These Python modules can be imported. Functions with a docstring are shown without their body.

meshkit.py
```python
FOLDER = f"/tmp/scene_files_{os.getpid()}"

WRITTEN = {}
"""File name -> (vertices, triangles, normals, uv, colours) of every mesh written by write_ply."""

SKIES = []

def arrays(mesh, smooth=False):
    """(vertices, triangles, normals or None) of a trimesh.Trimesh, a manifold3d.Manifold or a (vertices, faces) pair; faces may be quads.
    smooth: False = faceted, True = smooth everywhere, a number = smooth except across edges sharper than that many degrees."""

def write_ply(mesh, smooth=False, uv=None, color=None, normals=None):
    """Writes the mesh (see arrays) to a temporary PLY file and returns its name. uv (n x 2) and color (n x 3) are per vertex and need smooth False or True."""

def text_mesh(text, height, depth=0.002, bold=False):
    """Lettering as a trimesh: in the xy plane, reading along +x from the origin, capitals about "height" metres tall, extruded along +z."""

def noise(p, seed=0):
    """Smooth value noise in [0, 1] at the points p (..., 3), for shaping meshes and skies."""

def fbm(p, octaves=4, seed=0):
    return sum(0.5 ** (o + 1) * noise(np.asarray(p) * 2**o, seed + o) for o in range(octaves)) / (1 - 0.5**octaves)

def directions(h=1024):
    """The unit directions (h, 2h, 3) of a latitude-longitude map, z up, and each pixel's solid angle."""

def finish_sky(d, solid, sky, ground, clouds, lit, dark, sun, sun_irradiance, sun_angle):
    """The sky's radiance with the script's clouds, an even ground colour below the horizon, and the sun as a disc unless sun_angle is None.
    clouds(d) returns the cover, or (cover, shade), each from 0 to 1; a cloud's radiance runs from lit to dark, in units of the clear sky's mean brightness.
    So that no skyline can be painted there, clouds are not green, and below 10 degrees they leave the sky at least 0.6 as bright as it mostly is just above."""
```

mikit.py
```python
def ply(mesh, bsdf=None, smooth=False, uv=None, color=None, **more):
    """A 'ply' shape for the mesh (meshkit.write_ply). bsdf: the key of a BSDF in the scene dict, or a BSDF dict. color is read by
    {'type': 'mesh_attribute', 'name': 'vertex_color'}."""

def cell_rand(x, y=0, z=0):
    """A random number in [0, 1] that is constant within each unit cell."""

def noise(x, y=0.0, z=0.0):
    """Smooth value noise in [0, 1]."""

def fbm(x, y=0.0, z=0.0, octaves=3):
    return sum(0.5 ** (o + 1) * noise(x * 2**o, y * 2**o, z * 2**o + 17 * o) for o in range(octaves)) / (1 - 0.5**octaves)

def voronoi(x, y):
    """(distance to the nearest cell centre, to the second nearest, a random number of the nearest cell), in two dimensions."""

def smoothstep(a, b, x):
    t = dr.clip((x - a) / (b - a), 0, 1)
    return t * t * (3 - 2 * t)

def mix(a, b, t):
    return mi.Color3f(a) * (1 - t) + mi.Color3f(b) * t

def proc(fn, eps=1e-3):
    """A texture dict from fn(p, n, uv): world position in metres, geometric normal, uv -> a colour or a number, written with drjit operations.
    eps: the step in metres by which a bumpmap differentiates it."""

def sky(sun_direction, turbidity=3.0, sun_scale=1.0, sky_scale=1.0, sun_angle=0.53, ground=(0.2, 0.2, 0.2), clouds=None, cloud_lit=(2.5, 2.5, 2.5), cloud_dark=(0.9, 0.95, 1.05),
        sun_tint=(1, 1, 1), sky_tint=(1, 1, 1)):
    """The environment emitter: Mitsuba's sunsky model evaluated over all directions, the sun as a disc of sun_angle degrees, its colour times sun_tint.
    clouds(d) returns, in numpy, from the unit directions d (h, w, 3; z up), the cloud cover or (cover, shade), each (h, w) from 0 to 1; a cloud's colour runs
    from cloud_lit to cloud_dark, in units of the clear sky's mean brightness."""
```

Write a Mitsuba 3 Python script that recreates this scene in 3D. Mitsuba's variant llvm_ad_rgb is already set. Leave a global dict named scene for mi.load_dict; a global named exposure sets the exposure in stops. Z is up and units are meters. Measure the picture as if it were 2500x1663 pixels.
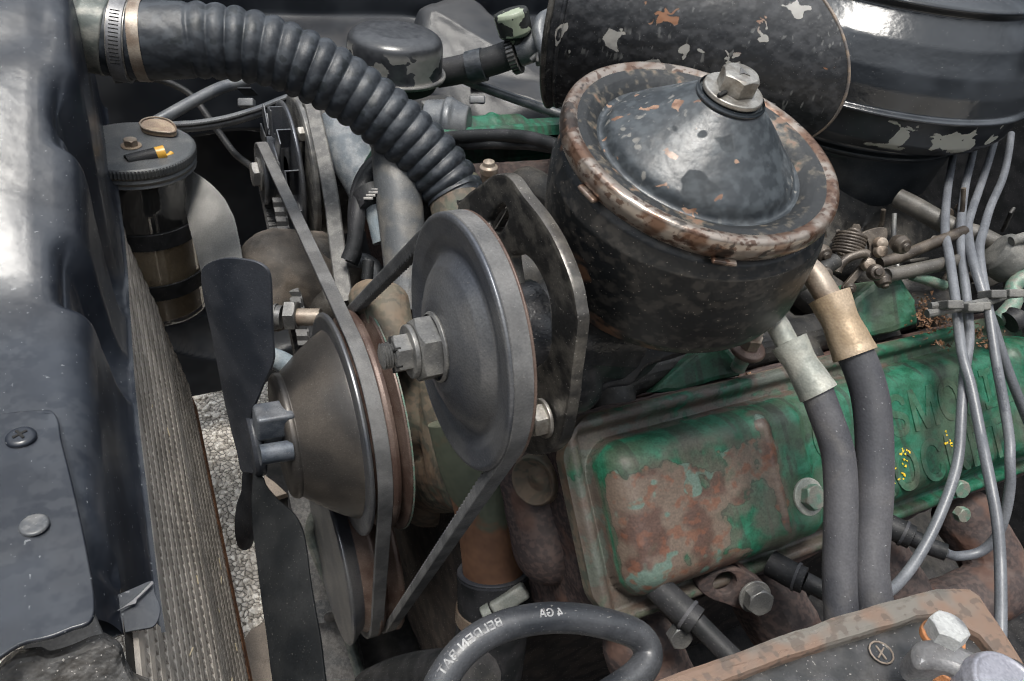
import math, numpy as np, trimesh, mitsuba as mi, drjit as dr, mikit, meshkit
from shapely.geometry import Polygon
from mikit import noise, fbm, voronoi, cell_rand, smoothstep, mix, proc, ply
T = mi.ScalarTransform4f
scene, labels = {}, {}
exposure = 3.80

# ------------------------------------------------------------------ camera (x runs rearwards along the crankshaft, y across the car, z up)
CAM = np.array([0.0, 0.0, 1.15])
RI = np.array([0.89985, -0.41735, 0.12682]); UP = np.array([0.16906, 0.60172, 0.78061]); FW = np.array([0.40210, 0.68100, -0.61201])
FL, CX, CY = 1849.0, 1250.0, 831.5                      # focal length and centre in pixels of the 2500 x 1663 photograph
scene['camera'] = {'type': 'thinlens', 'fov': 2 * math.degrees(math.atan(1250 / FL)), 'fov_axis': 'x', 'near_clip': 0.02, 'far_clip': 200.0,
                   'aperture_radius': 0.0004, 'focus_distance': 0.56,
                   'to_world': T().look_at(origin=CAM.tolist(), target=(CAM + FW).tolist(), up=UP.tolist())}
SUN = np.array([-0.16, -0.12, 0.97])
def cloud_fn(d):                                        # overcast, brightest overhead, dim towards the skyline
    n = meshkit.fbm(d * 2.2, 4, 5); e = np.clip((d[..., 2] - .22) / .62, 0, 1); e = e * e * (3 - 2 * e)
    return np.ones(d.shape[:2]), np.clip(1 - e + (n - 0.5) * .55 * e, 0, 1)
scene['sky'] = mikit.sky(SUN.tolist(), turbidity=3, sun_scale=0.3, sun_angle=19, sky_scale=.42, clouds=cloud_fn, sun_tint=(.84, .95, 1.12), cloud_lit=(2.45, 2.6, 2.8), cloud_dark=(0.16, 0.19, 0.23), ground=(.12, .12, .12))

# ------------------------------------------------------------------ measuring in the photograph: pixel -> ray -> point on a plane of the place
def ray(px, py): return (px - CX) / FL * RI - (py - CY) / FL * UP + FW
def P(px, py, d): return CAM + ray(px, py) * d
def onp(px, py, p0, n): r = ray(px, py); return CAM + r * (np.dot(np.subtract(p0, CAM), n) / np.dot(r, n))
def aX(px, py, x): return onp(px, py, (x, 0, 0), (1, 0, 0))
def aY(px, py, y): return onp(px, py, (0, y, 0), (0, 1, 0))
def aZ(px, py, z): return onp(px, py, (0, 0, z), (0, 0, 1))
class crop:
    def __init__(s, x, y, k): s.o, s.k = np.array([x, y], float), k
    def __call__(s, L): return [tuple(s.o + s.k * np.array(p[:2], float)) + tuple(p[2:]) for p in L]
D = crop(0, 0, 1.0607); A_ = crop(600, 700, .2124); B_ = crop(950, 400, .2124); C_ = crop(950, 733, .2978); L_ = crop(1340, 130, .3189)
E_ = crop(600, 230, .2124); G_ = crop(580, 1160, .3207)
K1, K2, K3, K4, K5, K6, K7, K8, K9 = [crop(x, y, .3606) for y in (0, 550, 1100) for x in (0, 800, 1650)]
def pts(L, d=None): return np.array([P(p[0], p[1], p[2] if len(p) > 2 else d) for p in L])
def unit(v): v = np.asarray(v, float); return v / np.linalg.norm(v)
def frame(axis, hint=(0.13, 0.21, 0.97)):
    a = unit(axis); t = np.cross(hint, a)
    if np.linalg.norm(t) < 1e-3: t = np.cross((1, 0, 0), a)
    t = unit(t); return t, np.cross(a, t), a
cat = trimesh.util.concatenate

# ------------------------------------------------------------------ mesh tools
class G:                                                # vertices, triangles and uv of a grid surface
    def __init__(s, v, f, uv=None): s.v, s.f, s.uv = v, f, uv
def grid(pt, uv=None, cu=False, cv=False, flip=False):
    h, w = pt.shape[:2]
    i, j = np.meshgrid(np.arange(h if cu else h - 1), np.arange(w if cv else w - 1), indexing='ij')
    a, b, c, d = i * w + j, i * w + (j + 1) % w, ((i + 1) % h) * w + (j + 1) % w, ((i + 1) % h) * w + j
    f = np.vstack([np.stack([a, b, c], -1).reshape(-1, 3), np.stack([a, c, d], -1).reshape(-1, 3)])
    return G(pt.reshape(-1, 3), f[:, ::-1] if flip else f, None if uv is None else uv.reshape(-1, 2))
def merge(*gs):
    o, V, F, UV = 0, [], [], []
    for g in gs:
        v, f = (g.v, g.f) if isinstance(g, G) else (np.asarray(g.vertices), np.asarray(g.faces))
        V.append(v); F.append(f + o); o += len(v); UV.append(g.uv if isinstance(g, G) and g.uv is not None else np.zeros((len(v), 2)))
    return G(np.vstack(V), np.vstack(F), np.vstack(UV))
def add(key, m, bsdf, smooth=None, label=None, cat_=None, group=None, kind=None):
    k, i = key, 0
    while k in scene: i += 1; k = f'{key}_{i:03d}'
    if isinstance(m, G):
        tm = trimesh.Trimesh(m.v, m.f, process=False)
        scene[k] = ply((m.v, m.f), bsdf, smooth=True, uv=m.uv) if smooth in (None, True) else ply(tm, bsdf, smooth=smooth)
    else: scene[k] = ply(m, bsdf, smooth=35 if smooth is None else smooth)
    if label or kind or cat_: tag(k, label, cat_, group, kind)
    return k
def tag(k, label=None, cat_=None, group=None, kind=None):
    labels[k] = {a: b for a, b in (('label', label), ('category', cat_), ('group', group), ('kind', kind)) if b}
    return k
def fillet(prof, r=0.0006, n=3):
    p = [np.array(q[:2], float) for q in prof]; out = [p[0]]
    for a, b, c in zip(p, p[1:], p[2:]):
        la, lc = np.linalg.norm(a - b), np.linalg.norm(c - b)
        if la < 1e-9 or lc < 1e-9: continue
        u, w = (a - b) / la, (c - b) / lc
        if np.dot(u, w) < -0.985: out.append(b); continue
        q = min(r, la * .45, lc * .45)
        for k in range(n + 1):
            s = k / n; out.append((1 - s) ** 2 * (b + u * q) + 2 * s * (1 - s) * b + s * s * (b + w * q))
    return np.array(out + [p[-1]])
def dens(prof, step):
    out = [prof[0]]
    for a, b in zip(prof, prof[1:]):
        n = max(1, int(math.ceil(np.linalg.norm(np.subtract(b, a)) / step)))
        out += [np.asarray(a) + (np.asarray(b) - a) * (k + 1) / n for k in range(n)]
    return np.array(out)
def lathe(prof, c, axis, n=96, r=0.0008, step=None, disp=None, hint=(0.13, 0.21, 0.97)):
    """prof: (height along the axis, radius) from the low end outwards to the high end: the surface faces outwards."""
    q = fillet(prof, r) if r else np.array(prof, float)
    if step: q = dens(q, step)
    t, b, a = frame(axis, hint); th = np.linspace(0, 2 * np.pi, n, endpoint=False)
    L = np.r_[0, np.cumsum(np.linalg.norm(np.diff(q, axis=0), axis=1))]
    rad = t[None] * np.cos(th)[:, None] + b[None] * np.sin(th)[:, None]
    pt = np.asarray(c) + q[:, None, 0, None] * a + q[:, None, 1, None] * rad[None]
    uv = np.stack(np.broadcast_arrays((th / (2 * np.pi))[None], L[:, None]), -1)
    g = grid(pt, uv, cv=True, flip=True)
    if disp is not None: g.v = disp(g.v, q, th, a, rad)
    return g
def spline(p, n=12):
    p = np.asarray(p, float)
    if len(p) < 3: return p[0] + (p[1] - p[0]) * np.linspace(0, 1, n)[:, None]
    e = np.vstack([2 * p[0] - p[1], p, 2 * p[-1] - p[-2]]); out = []
    for i in range(1, len(e) - 2):
        s = np.linspace(0, 1, n, endpoint=False)[:, None]; a, b, c, d = e[i - 1:i + 3]
        out.append(.5 * (2 * b + (c - a) * s + (2 * a - 5 * b + 4 * c - d) * s * s + (3 * b - a - 3 * c + d) * s ** 3))
    return np.vstack(out + [p[-1:]])
def resample(p, step):
    s = np.r_[0, np.cumsum(np.linalg.norm(np.diff(p, axis=0), axis=1))]; m = max(2, int(s[-1] / step) + 1)
    u = np.linspace(0, s[-1], m); return np.stack([np.interp(u, s, p[:, k]) for k in range(p.shape[1])], -1), u
def frames(p, up=None):
    t = np.gradient(p, axis=0); t /= np.linalg.norm(t, axis=1)[:, None] + 1e-12
    u = np.zeros_like(p); u0 = np.cross(t[0], up if up is not None else (.31, .2, .93)); u[0] = unit(np.cross(u0, t[0]))
    for i in range(1, len(p)): v = u[i - 1] - t[i] * np.dot(u[i - 1], t[i]); u[i] = unit(v)
    return t, u, np.cross(t, u)
def tube(p, r, n=20, step=0.004, caps=True, raw=False, rfun=None, smoothpts=True, dens_=10):
    """A round tube along the points; r a number, a list per control point, or rfun(arc length) -> radius."""
    p = np.asarray(p, float)
    if np.ndim(r): p = np.c_[p, np.asarray(r)]
    q = spline(p, dens_) if smoothpts and not raw else p
    q, s = resample(q, step) if not raw else (q, np.r_[0, np.cumsum(np.linalg.norm(np.diff(q[:, :3], axis=0), axis=1))])
    rr = q[:, 3] if q.shape[1] > 3 else np.full(len(q), r)
    q = q[:, :3]
    if rfun is not None: rr = rfun(s)
    t, u, b = frames(q); th = np.linspace(0, 2 * np.pi, n, endpoint=False)
    pt = q[:, None] + rr[:, None, None] * (np.cos(th)[None, :, None] * u[:, None] + np.sin(th)[None, :, None] * b[:, None])
    uv = np.stack(np.broadcast_arrays((th / (2 * np.pi))[None], s[:, None]), -1); gs = [grid(pt, uv, cv=True, flip=True)]
    if caps:
        for k, fl in ((0, False), (-1, True)):
            v = np.vstack([pt[k], q[k][None]]); i = np.arange(n); f = np.stack([i, (i + 1) % n, np.full(n, n)], -1)
            gs.append(G(v, f[:, ::-1] if not fl else f, np.zeros((n + 1, 2))))
            gs[-1].f = gs[-1].f if True else None
    return merge(*gs)
def ribbon(p, wdir, w, t, step=0.004, closed=False):
    """A flat strip along p: width w along wdir, thickness t across it."""
    q, _ = resample(np.asarray(p, float), step); tg = np.gradient(q, axis=0); tg /= np.linalg.norm(tg, axis=1)[:, None]
    W = np.broadcast_to(unit(wdir), q.shape); N = np.cross(tg, W); N /= np.linalg.norm(N, axis=1)[:, None] + 1e-12
    W = np.cross(N, tg); c = min(t, w) * .2
    sec = [(-w / 2 + c, -t / 2), (w / 2 - c, -t / 2), (w / 2, -t / 2 + c), (w / 2, t / 2 - c), (w / 2 - c, t / 2), (-w / 2 + c, t / 2), (-w / 2, t / 2 - c), (-w / 2, -t / 2 + c)]
    pt = np.stack([q + W * a + N * b for a, b in sec], 1); g = grid(pt, cv=True, flip=False)
    i = np.arange(1, 7); cap = np.stack([np.zeros(6, int), i, i + 1], -1); n = len(q)
    f = np.vstack([g.f, cap[:, ::-1], cap + (n - 1) * 8]); m = trimesh.Trimesh(g.v, f, process=False); trimesh.repair.fix_normals(m); return m
def outline(p2, step=None, sp=True):
    p2 = np.asarray(p2, float)
    if sp:
        n = 10; e = np.vstack([p2[-1:], p2, p2[:2]]); out = []
        for i in range(1, len(e) - 2):
            s = np.linspace(0, 1, n, endpoint=False)[:, None]; a, b, c, d = e[i - 1:i + 3]
            out.append(.5 * (2 * b + (c - a) * s + (2 * a - 5 * b + 4 * c - d) * s * s + (3 * b - a - 3 * c + d) * s ** 3))
        p2 = np.vstack(out)
    return p2
def inset(p2, b):
    e = np.roll(p2, -1, 0) - p2; e /= np.linalg.norm(e, axis=1)[:, None] + 1e-12; nrm = np.stack([-e[:, 1], e[:, 0]], -1)
    v = nrm + np.roll(nrm, 1, 0); v /= np.maximum((v * v).sum(1)[:, None], .3) / 2; area = (p2[:, 0] * np.roll(p2[:, 1], -1) - p2[:, 1] * np.roll(p2[:, 0], -1)).sum()
    return p2 + v * b * np.sign(area)
def slab(out2, t, holes=(), bev=0.0008, o=(0, 0, 0), ex=(1, 0, 0), ey=(0, 1, 0)):
    """A plate of thickness t with bevelled front edges; front face at height 0, body behind it (-ez)."""
    ez = np.cross(ex, ey); loops = [np.asarray(out2)] + [np.asarray(h) for h in holes]; V, F, o_ = [], [], 0
    ins = [inset(l, bev * (1 if k == 0 else -1)) for k, l in enumerate(loops)]
    poly = Polygon(ins[0], ins[1:]).buffer(0)
    top = trimesh.util.concatenate([trimesh.Trimesh(*(lambda vf: (np.c_[vf[0], np.zeros(len(vf[0]))], vf[1]))(trimesh.creation.triangulate_polygon(q, engine='earcut'))) for q in getattr(poly, 'geoms', [poly])])
    ms = [top]
    for k, (l, i) in enumerate(zip(loops, ins)):
        rings = np.stack([np.c_[i, np.zeros(len(i))], np.c_[i + (l - i) * .7, np.full(len(l), -bev * .25)], np.c_[l, np.full(len(l), -bev)], np.c_[l, np.full(len(l), -t)]])
        g = grid(rings, cv=True); ms.append(trimesh.Trimesh(g.v, g.f, process=False))
    bp = Polygon(loops[0], loops[1:]).buffer(0)
    for q in getattr(bp, 'geoms', [bp]):
        v, f = trimesh.creation.triangulate_polygon(q, engine='earcut'); ms.append(trimesh.Trimesh(np.c_[v, np.full(len(v), -t)], f[:, ::-1]))
    m = trimesh.util.concatenate(ms); m.merge_vertices(digits_vertex=6); trimesh.repair.fix_normals(m)
    m.vertices = np.asarray(o) + m.vertices[:, :1] * np.asarray(ex) + m.vertices[:, 1:2] * np.asarray(ey) + m.vertices[:, 2:] * ez
    return m
def pplate(px, p0, n, t, holes=(), bev=0.0008, sp=False):
    """A plate whose outline was measured in the photograph, standing on the plane (p0, n)."""
    n = unit(n); ex = unit(np.cross(UP, n)) if abs(np.dot(n, UP)) < .99 else unit(np.cross(FW, n)); ey = np.cross(n, ex); p0 = np.asarray(p0, float)
    def loc(L): q = np.array([onp(a[0], a[1], p0, n) for a in L]) - p0; return outline(np.stack([q @ ex, q @ ey], -1), sp=sp)
    return slab(loc(px), t, [loc(h) for h in holes], bev, p0, ex, ey)
def rbox(size, c=(0, 0, 0), ex=(1, 0, 0), ey=(0, 1, 0), r=0.002, n=2):
    x, y, z = [s / 2 - r for s in size]; import manifold3d as m3
    s = m3.Manifold.sphere(r, 8 * n if r > .004 else 8)
    m = m3.Manifold.batch_hull([s.translate((a * x, b * y, c_ * z)) for a in (-1, 1) for b in (-1, 1) for c_ in (-1, 1)]).to_mesh()
    v = m.vert_properties[:, :3]; ex = unit(ex); ez = unit(np.cross(ex, ey)); ey = np.cross(ez, ex)
    return trimesh.Trimesh(np.asarray(c) + v[:, :1] * ex + v[:, 1:2] * ey + v[:, 2:] * ez, m.tri_verts, process=False)
def blob(joints, bones, ref=0.004, it=6, noise_=0.0, seed=0):
    import manifold3d as m3
    S = lambda j: m3.Manifold.sphere(joints[j][3], 20).translate(tuple(map(float, joints[j][:3])))
    m = m3.Manifold.batch_boolean([m3.Manifold.batch_hull([S(j) for j in b]) for b in bones], m3.OpType.Add).refine_to_length(ref).to_mesh()
    t = trimesh.Trimesh(m.vert_properties[:, :3], m.tri_verts)
    t.merge_vertices(); trimesh.smoothing.filter_taubin(t, iterations=it)
    if noise_: t.vertices = t.vertices + t.vertex_normals * ((meshkit.fbm(t.vertices * 60, 3, seed) - .5) * noise_)[:, None]
    return t
def hexprism(c, axis, af, h, hint=(0.2, .5, .8), cham=0.12, dome=0.0, rot=0.0):
    """A hexagon head: base at c, rising h along the axis, width across corners 2 af, top edge chamfered."""
    t, b, a = frame(axis, hint); th = np.arange(6) * np.pi / 3 + rot
    ring = lambda r, z: np.asarray(c) + a * z + r * (np.cos(th)[:, None] * t + np.sin(th)[:, None] * b)
    th12 = np.arange(24) * np.pi / 12 + rot
    hexr = lambda: af * np.cos(np.pi / 6) / np.cos((th12 - rot) % (np.pi / 3) - np.pi / 6)
    rr = lambda k, z: np.asarray(c) + a * np.asarray(z)[..., None] + np.asarray(k)[:, None] * (np.cos(th12)[:, None] * t + np.sin(th12)[:, None] * b)
    H = hexr(); ap = af * np.cos(np.pi / 6); drop = (H - ap) * .6
    rings = np.stack([rr(H, np.zeros(24)), rr(H, h - drop - h * cham * .3), rr(np.full(24, ap * .97), np.full(24, h)), rr(np.full(24, ap * .5), np.full(24, h + dome)), rr(np.full(24, 1e-6), np.full(24, h + dome))])
    g = grid(rings, cv=True, flip=True); return trimesh.Trimesh(g.v, g.f, process=False)
def washer(c, axis, r, h, r0=0.0, n=40): return lathe([(0, r0), (0, r), (h, r), (h, r0)], c, axis, n, r=h * .3)
def bolt(parent, c, axis, af, h, m, wr=None, wh=0.0015, rot=0.2, name='bolt', wm=None, label=None):
    c = np.asarray(c, float); a = unit(axis); gs = []
    k = add(f'{parent}__{name}', hexprism(c + a * (wh if wr else 0), a, af, h, rot=rot), m, smooth=25)
    if label: tag(k, label)
    if wr: add(f'{k}__washer', washer(c, a, wr, wh), wm or m, smooth=True)
    return k
def text_on(txt, hgt, o, ex, ey, depth=0.0006, bold=True, bend=None):
    m = meshkit.text_mesh(txt, hgt, depth, bold); v = m.vertices; ez = np.cross(ex, ey)
    m = trimesh.Trimesh((np.asarray(o) + v[:, :1] * np.asarray(ex) + v[:, 1:2] * np.asarray(ey) + v[:, 2:] * ez) if bend is None else bend(v), m.faces, process=False)
    return m
def text_tube(txt, hgt, path, r, s0, phi, step=0.001, depth=0.0004, flip=1):
    """Lettering wrapped on a tube: runs along its path from arc length s0, centred at angle phi round it."""
    q, s = resample(spline(path, 12), step); t, u, b = frames(q); m = meshkit.text_mesh(txt, hgt, depth, True); m = m.subdivide_to_size(hgt * .4); v = m.vertices
    k = np.interp(s0 + v[:, 0] * flip, s, np.arange(len(s))); i = np.clip(k.astype(int), 0, len(s) - 2); f = (k - i)[:, None]
    L = lambda a: a[i] * (1 - f) + a[i + 1] * f
    ph = phi + flip * (v[:, 1] - hgt / 2) / r; n = np.cos(ph)[:, None] * L(u) + np.sin(ph)[:, None] * L(b)
    return trimesh.Trimesh(L(q) + n * (r - .0001 + v[:, 2:]), m.faces, process=False)
def nrm(v, k, amp, seed=0, oct_=3): return (meshkit.fbm(np.asarray(v) * k, oct_, seed) - .5) * amp
# ------------------------------------------------------------------ materials
def M(name, col, rough=0.5, metal=0.0, spec=0.5, bump=None, bh=0.0002, eps=4e-4, **kw):
    tex = lambda c: proc(c) if callable(c) else ({'type': 'rgb', 'value': list(c)} if np.ndim(c) else float(c))
    d = {'type': 'principled', 'base_color': tex(col), 'roughness': tex(rough), 'metallic': tex(metal), 'specular': spec, **kw}
    if bump: d = {'type': 'bumpmap', 'arbitrary': proc(bump, eps), 'scale': bh, 'bsdf': d}
    scene[name] = {'type': 'twosided', 'bsdf': d}
def dusty(p, n, k=1.0, f=70): return dr.clip(n.z, 0, 1) * k * (0.35 + 0.65 * smoothstep(.35, .65, fbm(p.x * f, p.y * f, p.z * f, 3)))
def speck(p, f=900, t=.86): return smoothstep(t, t + .06, noise(p.x * f, p.y * f, p.z * f))
DUST = (.20, .175, .15)
def grime(base, alt, dust=DUST, f=60, k=.25, sp=.35):
    def fn(p, n, uv):
        c = mix(base, alt, smoothstep(.35, .68, fbm(p.x * f, p.y * f, p.z * f)))
        c = mix(c, dust, dusty(p, n, k)) * (.80 + .40 * noise(p.x * 1000, p.y * 1000, p.z * 1000))
        return mix(c, (.3, .28, .26), speck(p) * sp)
    return fn
def fine(p, n, uv): return fbm(p.x * 700, p.y * 700, p.z * 700, 2)
def mid(p, n, uv): return fbm(p.x * 180, p.y * 180, p.z * 180, 3)
def rag(p, f, o=0.0, k=.55):                            # ragged noise: its threshold gives torn, flaking outlines
    x, y, z = p.x * f + o, p.y * f + 1.7 * o, p.z * f - o
    a, b = noise(x * 2.1, y * 2.1, z * 2.1 + 5) - .5, noise(x * 2.3 + 9, y * 2.3, z * 2.3) - .5
    return fbm(x + k * a, y + k * b, z + k * (a - b), 4)
def scuff(p, o=0.0):                                    # fine pale scratches and scuffs
    return smoothstep(.66, .78, fbm(p.x * 320 + o, p.y * 320, p.z * 90, 2)) * smoothstep(.42, .6, noise(p.x * 40 + o, p.y * 40, p.z * 40))
def paint_chips(p, n, uv):
    v = rag(p, 48, 3) + .09 * (smoothstep(.42, .62, noise(p.x * 9 + 2, p.y * 9, p.z * 9)) - .75); b = fbm(p.x * 140, p.y * 140, p.z * 140, 3)
    base = mix((.008, .009, .011), (.026, .027, .030), smoothstep(.4, .7, b)); base = mix(base, (.3, .29, .27), speck(p, 1100, .9) * .45)
    base = mix(base, (.10, .095, .09), dusty(p, n, .12)); base = mix(base, (.16, .16, .155), scuff(p) * .5)
    c1 = smoothstep(.668, .676, v); rust = smoothstep(.48, .56, fbm(p.x * 16 + 7, p.y * 16, p.z * 16 + 2, 2))
    c = mix(base, (.003, .003, .003), smoothstep(.654, .666, v) * (1 - c1) * .7)
    return mix(c, mix(mix((.19, .185, .175), (.30, .29, .27), b), mix((.21, .10, .05), (.10, .045, .024), b), rust), c1)
def lid_paint(p, n, uv):
    v = rag(p, 88, 9) + .10 * (smoothstep(.40, .62, noise(p.x * 24 + 5, p.y * 24, p.z * 24)) - .62); b = fbm(p.x * 210, p.y * 210, p.z * 210, 3)
    base = mix((.018, .022, .026), (.040, .047, .053), smoothstep(.35, .75, b))
    base = mix(base, (.20, .19, .17), scuff(p, 4) * .55)
    chip = smoothstep(.650, .664, v); rust = mix((.22, .135, .09), (.12, .06, .034), smoothstep(.4, .65, b))
    return mix(base, rust, chip)
def rim_worn(p, n, uv):
    a = rag(p, 70, 2); b = fbm(p.x * 300, p.y * 300, p.z * 300, 3)
    c = mix((.27, .235, .205), (.135, .08, .055), smoothstep(.38, .62, a)); c = mix(c, (.07, .034, .021), smoothstep(.53, .68, b) * .8)
    return mix(c, (.018, .018, .018), smoothstep(.61, .68, rag(p, 95, 7)) * .75)
def lid_flat(p, n, uv):
    a = rag(p, 60, 4); b = fbm(p.x * 260, p.y * 260, p.z * 260, 3)
    c = mix((.009, .010, .011), (.12, .10, .072), smoothstep(.50, .68, a * .5 + .5 * b) * .7)
    return mix(c, (.12, .07, .045), smoothstep(.60, .68, a * .6 + .4 * b))
def can_paint(p, n, uv):
    v = rag(p, 26, 1.7); b = fbm(p.x * 170, p.y * 170, p.z * 170, 3)
    base = mix((.008, .009, .010), (.030, .028, .026), smoothstep(.45, .7, b)); base = mix(base, (.28, .24, .2), speck(p, 800, .88) * .5)
    return mix(base, mix((.17, .09, .05), (.09, .04, .022), b), smoothstep(.64, .74, v + .08 * (b - .5)) * .9)
def green_with(wfun, dirt=lambda p: .0): return lambda p, n, uv: green_paint(p, n, uv, wfun, dirt)
def green_paint(p, n, uv, wfun, dirt):
    w = wfun(p); a = fbm(p.x * 30, p.y * 30, p.z * 30, 3); b = fbm(p.x * 130, p.y * 130, p.z * 130, 3)
    c = mix((.006, .066, .034), (.014, .098, .058), smoothstep(.4, .65, b)); c = mix(c, (.040, .055, .036), smoothstep(.46, .64, a) * .75)
    c = mix(c, (.13, .115, .085), dusty(p, n, .24, 50)); c = mix(c, (.02, .03, .022), smoothstep(.62, .72, fbm(p.x * 75, p.y * 75 + 3, p.z * 75)) * .6)
    c = mix(c, (.022, .024, .018), smoothstep(.58, .74, fbm(p.x * 170, (p.y + p.z) * 14, 0.0, 2)) * .55)     # oil that ran down the slope
    c = mix(c, (.062, .058, .045), smoothstep(.0, .12, w - .05) * .75 * smoothstep(.36, .6, fbm(p.x * 60, p.y * 60, p.z * 60 + 5, 3)))
    edge = .9 * (rag(p, 34, 6) - .5) + .3 * (b - .5)                              # wfun: how far the paint has gone at that place
    wear = smoothstep(.0, .012, w + edge - .36) * .42 + .58 * smoothstep(-.06, .12, w + edge - .36)
    bare = mix((.098, .074, .058), (.060, .034, .026), smoothstep(.42, .62, fbm(p.x * 55 + 4, p.y * 55, p.z * 55, 3)))
    bare = mix(bare, (.075, .125, .105), smoothstep(.56, .6, fbm(p.x * 42 + 9, p.y * 42, p.z * 42, 3)) * .8)
    bare = mix(bare, (.11, .045, .026), smoothstep(.55, .7, b) * .7)
    bare = mix(bare, (.050, .045, .038), dirt(p))
    return mix(mix(c, (.012, .014, .011), smoothstep(-.03, .0, w + edge - .36) * (1 - wear) * .55), bare, wear) * (.78 + .44 * noise(p.x * 900, p.y * 900, p.z * 900))
def green_rough(p, n, uv): return .34 + .35 * fbm(p.x * 60, p.y * 60, p.z * 60, 2)
def rust_green(p, n, uv):
    a = fbm(p.x * 38, p.y * 38, p.z * 38, 3); b = fbm(p.x * 170, p.y * 170, p.z * 170, 3)
    c = mix((.052, .050, .040), (.098, .078, .058), smoothstep(.4, .6, b)); c = mix(c, (.105, .058, .036), smoothstep(.44, .70, rag(p, 30, 5) + .1 * (b - .5)) * .45)
    c = mix(c, (.035, .066, .048), smoothstep(.54, .72, rag(p, 36, 2)) * .45)
    return mix(c, (.17, .135, .09), dusty(p, n, .35))
def rust_cast(p, n, uv):
    b = fbm(p.x * 300, p.y * 300, p.z * 300, 3)
    c = mix((.026, .018, .018), (.054, .035, .031), smoothstep(.4, .65, b)); c = mix(c, (.085, .038, .023), smoothstep(.52, .68, fbm(p.x * 32, p.y * 32, p.z * 32)) * .6)
    return mix(c, (.13, .11, .10), dusty(p, n, .25))
def hose_rubber(p, n, uv):
    b = fbm(p.x * 120, p.y * 120, p.z * 120, 3)
    c = mix((.012, .015, .020), (.026, .031, .038), smoothstep(.4, .65, b)); c = mix(c, (.006, .009, .011), smoothstep(.6, .68, fbm(p.x * 90, p.y * 90 + 5, p.z * 90)) * .8)
    return mix(c, (.22, .215, .205), dr.square(dr.clip(n.z, 0, 1)) * dusty(p, n, .42, 45))
def fins(p, n, uv): return mix((.28, .25, .215), (.42, .375, .325), smoothstep(.3, .7, fbm(p.x * 40, p.y * 40, p.z * 40)))
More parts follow.
